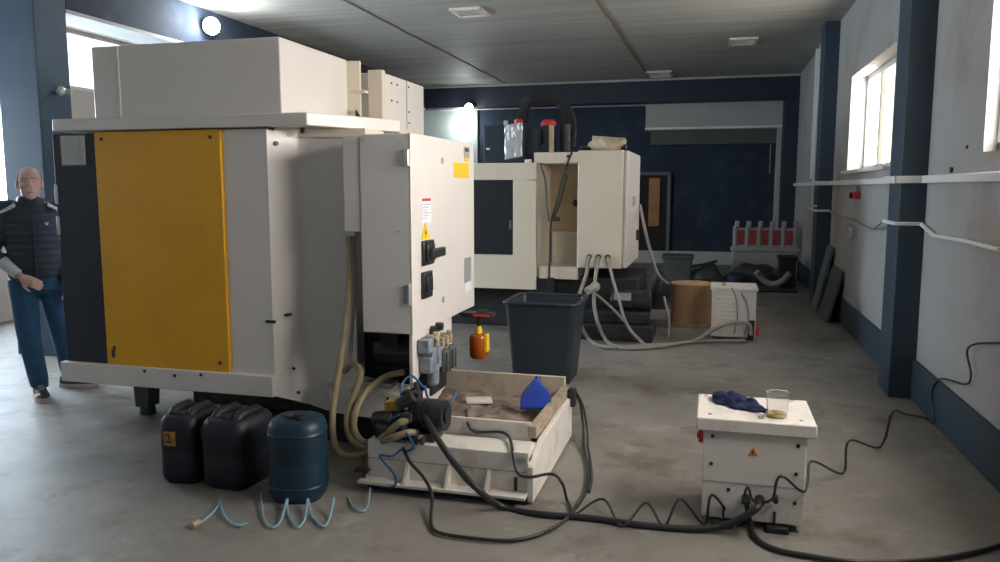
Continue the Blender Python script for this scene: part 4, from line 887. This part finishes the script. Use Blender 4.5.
m = MB(); m.prism([(0, -.10, .08), (0, .10, .08), (0, .06, .45), (0, .05, .90), (0, -.05, .90), (0, -.06, .45)], (1.10, 0, 0))
for i in range(6): m.box(.03 + i * .20, .10 + i * .20, -.055, .055, .90, 1.02)
for i in range(6): m.box(.005 + i * .205, .06 + i * .205, -.075, .07, .55, .93)
m.box(-.03, 1.13, -.085, .085, .48, .56); BW(m).build('body', 'barrier', ba, bev=.012)
for i in range(5): BW(MB().box(.075 + i * .205, .185 + i * .205, -.062, -.05, .60, .86)).build('red_panel', 'barrier_red', ba, bev=.004)
for x in (.15, .95): BW(MB().box(x - .14, x + .14, -.22, .22, 0, .09)).build('foot', 'barrier', ba, bev=.02)
# boards leaning on the wall
def leaning(y0, y1, x_foot, h, t, material, label, skew=0.0):
    xt = XW - .005; d = Vector((xt - x_foot, 0, h)).normalized(); nrm = Vector((-d.z, 0, d.x))
    a, b = Vector((x_foot, y0, .002)), Vector((x_foot, y1, .002)); L_ = Vector((xt - x_foot, 0, h)).length
    off = Vector((0, skew, 0)); base = Vector((-t, 0, 0))
    c, e = a + d * L_ + off, b + d * L_ + off
    q = nrm * t
    m = MB().prism([a, b, e, c], q)
    for v in m.bm.verts: v.co.z = max(v.co.z, .001)
    return tag(m.build('leaning_board', material, bev=.004), label, 'board', 'boards leaning on the wall')
leaning(10.72, 11.15, 1.36, .84, .035, 'board', 'blue grey board leaning tallest against the dark pillar')
leaning(9.86, 10.62, 1.38, .62, .03, 'board_dark', 'darker wide board leaning on the wall nearest the viewer')
# ------------------------------------------------------------------ the standing man
PR = rotz(46.2); PC = Vector((-4.925, 4.745, 0)); PS = 1.0
def PW(m):
    for v in m.bm.verts: v.co = PR @ (v.co * PS) + PC
    return m
def remesh(o, voxel, it=4, f=.5):
    r = o.modifiers.new('blend', 'REMESH'); r.mode = 'VOXEL'; r.voxel_size = voxel; r.use_smooth_shade = True
    s = o.modifiers.new('relax', 'SMOOTH'); s.factor = f; s.iterations = it
    return o
def ell(cx, cy, z, rx, ry, n=28, p=2.4):
    out = []
    for k in range(n):
        a = 2 * PI * k / n; c, s = math.cos(a), math.sin(a)
        out.append((cx + rx * math.copysign(abs(c) ** (2 / p), c), cy + ry * math.copysign(abs(s) ** (2 / p), s), z))
    return out
man = thing('person', tuple(PC), 'standing bald man in dark quilted jacket and blue jeans, one hand at his pocket', 'person')
# joints
SR, SL = Vector((-.185, .02, 1.425)), Vector((.185, .03, 1.42))
ER, EL = Vector((-.275, .03, 1.13)), Vector((.225, .03, 1.12))
WR, WL = Vector((-.105, -.10, .955)), Vector((.205, -.06, .87))
HR, HL = Vector((-.09, .03, .90)), Vector((.09, .04, .90))
KR, KL = Vector((-.075, .0, .49)), Vector((.145, .12, .49))
AR, AL = Vector((-.03, .03, .10)), Vector((.19, .26, .10))
b = MB()
# torso, neck
b.loft([ell(0, .03, z, rx, ry) for z, rx, ry in ((.86, .15, .10), (.95, .155, .105), (1.05, .145, .10), (1.18, .155, .11), (1.30, .17, .115), (1.40, .165, .10), (1.46, .11, .075))])
b.rings([(0, .035, 1.42), (0, .02, 1.50), (0, .005, 1.56)], [.075, .062, .060], 18)
for S_, E_, W_ in ((SR, ER, WR), (SL, EL, WL)):
    b.rings([S_ + (Vector((0, .03, 1.40)) - S_) * .4, S_, S_.lerp(E_, .5), E_, E_.lerp(W_, .35), W_], [.06, .06, .05, .042, .042, .028], 14)
for H_, K_, A_ in ((HR, KR, AR), (HL, KL, AL)):
    b.rings([H_ + Vector((0, 0, .05)), H_.lerp(K_, .3), K_, K_.lerp(A_, .3), A_, A_ - Vector((0, 0, .06))], [.085, .08, .055, .055, .036, .036], 14)
    
b.rings([AR + Vector((0, .03, -.06)), AR + Vector((0, -.10, -.065)), AR + Vector((0, -.18, -.07))], [.035, .04, .03], 12)
b.rings([AL + Vector((-.02, .0, -.06)), AL + Vector((.11, -.05, -.065)), AL + Vector((.18, -.08, -.07))], [.035, .04, .03], 12)
# head: skull, jaw, cheeks, nose, ears, brow
hc = Vector((0, -.01, 1.635))
b.ellipsoid(hc + Vector((0, .012, .022)), (.077, .096, .100), 28, 20)
b.ellipsoid(hc + Vector((0, -.020, -.040)), (.066, .072, .082), 26, 18)
b.ellipsoid(hc + Vector((0, -.052, -.098)), (.034, .030, .024), 18, 12)
for s in (-1, 1):
    b.ellipsoid(hc + Vector((s * .043, -.058, -.028)), (.026, .022, .026), 16, 10)
    b.ellipsoid(hc + Vector((s * .080, .015, -.008)), (.012, .024, .036), 14, 10, rot=rotz(s * 20))
    b.rings([hc + Vector((s * .010, -.083, .030)), hc + Vector((s * .035, -.083, .034)), hc + Vector((s * .058, -.066, .026))], [.010, .012, .008], 8)
b.rings([hc + Vector((0, -.080, .022)), hc + Vector((0, -.098, -.008)), hc + Vector((0, -.108, -.026))], [.010, .012, .017], 10)
for s in (-1, 1): b.ellipsoid(hc + Vector((s * .014, -.095, -.030)), (.012, .014, .010), 10, 8)
b.rings([hc + Vector((-.028, -.080, -.062)), hc + Vector((0, -.091, -.060)), hc + Vector((.028, -.080, -.062))], [.005, .008, .005], 8)
b.rings([hc + Vector((-.024, -.078, -.072)), hc + Vector((0, -.090, -.073)), hc + Vector((.024, -.078, -.072))], [.005, .009, .005], 8)
# hands: palm, four fingers, thumb
def hand(w, d, side, back, curl):
    d = Vector(d).normalized(); s = Vector(side).normalized(); n = d.cross(s).normalized()
    if n.dot(Vector(back)) < 0: n = -n          # n points out of the back of the hand
    b.rings([w - d * .01, w + d * .03, w + d * .065, w + d * .088], [.026, .031, .034, .030], 12)
    b.loft([[w + d * t + s * (c * wd) + n * (k * .014) for c, k in ((-1, -.6), (-.5, -1), (.5, -1), (1, -.6), (1, .6), (.5, 1), (-.5, 1), (-1, .6))] for t, wd in ((.0, .028), (.04, .038), (.09, .040))])
    for i, (off, ln) in enumerate(((-.030, .066), (-.010, .076), (.011, .072), (.031, .056))):
        p = w + d * .088 + s * off; dirn = d.copy(); pts = [p - d * .02, p]; a = 0
        for seg_ in (.45, .32, .23):
            a += curl; q = (d * math.cos(a) - n * math.sin(a)); p = p + q * ln * seg_ * 1.0; pts.append(p)
        b.rings(pts, [.0095, .0095, .009, .0085, .007], 8)
    p = w + d * .025 - s * .03
    t1 = (d * .6 - s * .75 - n * .25).normalized(); t2 = (d * .9 - s * .3 - n * .35).normalized()
    b.rings([p, p + t1 * .035, p + t1 * .035 + t2 * .03, p + t1 * .035 + t2 * .052], [.014, .012, .010, .008], 8)
hand(WR + Vector((.012, -.012, -.012)), (.85, -.15, -.50), (.45, .1, .85), (0, -1, 0), .30)
hand(WL + Vector((0, 0, -.02)), (0, -.05, -1), (.35, .9, 0), (1, -.3, 0), .28)
body = remesh(PW(b).build('body', 'skin', man), .0065, 3)
# face details
for s in (-1, 1):
    ey = PW(MB().ellipsoid(hc + Vector((s * .031, -.079, .010)), (.010, .007, .0045), 14, 8)).build('eye', 'eye_white', body)
    PW(MB().ellipsoid(hc + Vector((s * .031, -.0845, .010)), (.0048, .003, .0045), 12, 8)).build('iris', 'eye_dark', body)
    PW(MB().rings([hc + Vector((s * .012, -.092, .033)), hc + Vector((s * .034, -.094, .039)), hc + Vector((s * .060, -.074, .031))], [.002, .0035, .002], 8)).build('eyebrow', 'brow', body)
e = MB().rings([hc + Vector((-.026, -.086, -.067)), hc + Vector((0, -.097, -.0665)), hc + Vector((.026, -.086, -.067))], [.0015, .003, .0015], 8)
PW(e).build('mouth_line', 'eye_dark', body)
e = MB()   # cropped hair round the back and sides
for j in range(2): pass
e.grid(lambda u, v: tuple(hc + Vector((.0800 * math.cos(PI * (u * 1.16 - .08)) * math.cos(.9 * v - .25), .012 + .0995 * math.sin(PI * (u * 1.16 - .08)) * math.cos(.9 * v - .25), .022 + .103 * math.sin(.9 * v - .25)))), 26, 12)
hr = PW(e).build('cropped_hair', 'stubble', man); md = hr.modifiers.new('thick', 'SOLIDIFY'); md.thickness = .004; md.offset = 0
# jacket with horizontal quilting
j = MB(); secs = []
prof = [(.925, .172, .128), (1.0, .178, .132), (1.10, .178, .132), (1.2, .184, .136), (1.3, .194, .138), (1.38, .192, .128), (1.43, .165, .110), (1.47, .115, .092), (1.50, .088, .085)]
def pint(z):
    for (z0, a0, c0), (z1, a1, c1) in zip(prof, prof[1:]):
        if z <= z1: t = (z - z0) / (z1 - z0); return a0 + (a1 - a0) * t, c0 + (c1 - c0) * t
    return prof[-1][1:]
N = 70
for i in range(N + 1):
    z = .925 + (1.50 - .925) * i / N; rx, ry = pint(z); q = .0075 * abs(math.sin(PI * (z - .925) / .052)) if z < 1.42 else 0
    secs.append(ell(0, .03 - .012 * max(0, (z - 1.42) / .08), z, rx + q, ry + q, 40))
j.loft(secs)
for S_, E_, W_ in ((SR, ER, ER.lerp(WR, .42)), (SL, EL, WL + Vector((0, 0, .02)))):
    path = catmull([S_ + (Vector((0, .03, 1.40)) - S_) * .5, S_, S_.lerp(E_, .5), E_, W_], 8); rr = []
    for k, p in enumerate(path):
        t = k / (len(path) - 1); rr.append(.088 - .036 * t + .004 * abs(math.sin(k * 1.1)))
    j.rings(path, rr, 18)
jk = remesh(PW(j).build('jacket', 'jacket', man), .0075, 2)
j = MB().rings(catmull([ER.lerp(WR, .38), ER.lerp(WR, .7), WR.lerp(ER, .05)], 6), [.050, .048, .047, .046, .045, .044, .043, .042, .041, .040, .040, .039, .038], 18)
PW(j).build('grey_sleeve', 'jacket_grey', jk)
j = MB(); j.lathe([(.080, 0), (.092, .01), (.092, .05), (.080, .062), (.072, .05), (.072, .01)], (0, .015, 1.475), n=32); PW(j).build('collar', 'jacket', jk)
for s, nm in ((-1, 0), (1, 0)):
    j = MB().grid(lambda u, v: (s * (.100 + .115 * u), -.085 + .085 * v + .03 * u, 1.482 - .055 * u - .020 * (1 - v)), 8, 6); o = PW(j).build('shoulder_patch', 'jacket_grey', jk); md = o.modifiers.new('thick', 'SOLIDIFY'); md.thickness = .018
j = MB().prism([(.075, -.118, 1.345), (.105, -.114, 1.345), (.098, -.114, 1.325), (.085, -.116, 1.325)], (0, -.012, 0)); PW(j).build('chest_mark', 'jacket_grey', jk)
j = MB().rings([(0, -.112, .93), (0, -.118, 1.1), (0, -.120, 1.3), (0, -.088, 1.46)], [.006] * 4, 8); PW(j).build('zip', 'black', jk)
# jeans
q = MB()
q.loft([ell(0, .03, z, rx, ry, 32) for z, rx, ry in ((.83, .165, .115), (.90, .172, .122), (.97, .168, .118))])
for H_, K_, A_ in ((HR, KR, AR), (HL, KL, AL)):
    q.rings(catmull([H_ + Vector((0, 0, .02)), H_.lerp(K_, .35), K_, K_.lerp(A_, .4), A_ + Vector((0, 0, .02)), A_ + Vector((0, 0, -.025))], 5), [.100, .100, .099, .097, .095, .093, .091, .089, .086, .083, .080, .078, .076, .075, .074, .073, .072, .071, .070, .069, .066, .064, .062, .061, .060, .062][:26], 20)
q.rings([(0, .03, .90), (-.02, .03, .82)], [.09, .06], 14)
remesh(PW(q).build('jeans', 'denim', man), .0085, 3)
def shoe(a, d):
    d = Vector(d).normalized(); s = Vector((-d.y, d.x, 0)); o = Vector((a.x, a.y, 0))
    def sec(t, w, h0, h1): return [o + d * t + s * (w * c) + Vector((0, 0, h0 + (h1 - h0) * k)) for c, k in ((-1, 0), (1, 0), (1.02, .4), (.8, .8), (.35, 1), (-.35, 1), (-.8, .8), (-1.02, .4))]
    up = MB().loft([sec(-.075, .030, .025, .09), sec(-.05, .040, .025, .115), (sec(.0, .042, .025, .115)), sec(.06, .044, .025, .10), sec(.12, .048, .025, .075), sec(.18, .044, .025, .06), sec(.215, .025, .025, .045)])
    u = PW(up).build('shoe', 'shoe', man)
    so_ = MB().loft([[o + d * t + s * (w * c) + Vector((0, 0, z)) for c, z in ((-1, 0.001), (1, 0.001), (1.03, .032), (-1.03, .032))] for t, w in ((-.082, .028), (-.05, .043), (.03, .044), (.12, .052), (.185, .046), (.225, .026))])
    PW(so_).build('sole', 'sole', u)
    la = MB()
    for k in range(4): t = .045 + .022 * k; la.rings([o + d * t - s * .02 + Vector((0, 0, .108 - .009 * k)), o + d * t + s * .02 + Vector((0, 0, .108 - .009 * k))], [.004, .004], 6)
    PW(la).build('lace', 'sole', u)
shoe(AR, (.12, -1, 0)); shoe(AL, (.86, -.5, 0))

# ------------------------------------------------------------------ world and view
w = bpy.data.worlds.new('world'); scene.world = w; w.use_nodes = True
bg = w.node_tree.nodes['Background']; bg.inputs['Color'].default_value = (.85, .92, 1, 1); bg.inputs['Strength'].default_value = .6
vs = scene.view_settings; vs.view_transform = 'Standard'; vs.look = 'None'; vs.gamma = 1; vs.use_curve_mapping = False
vs.exposure = 0.0
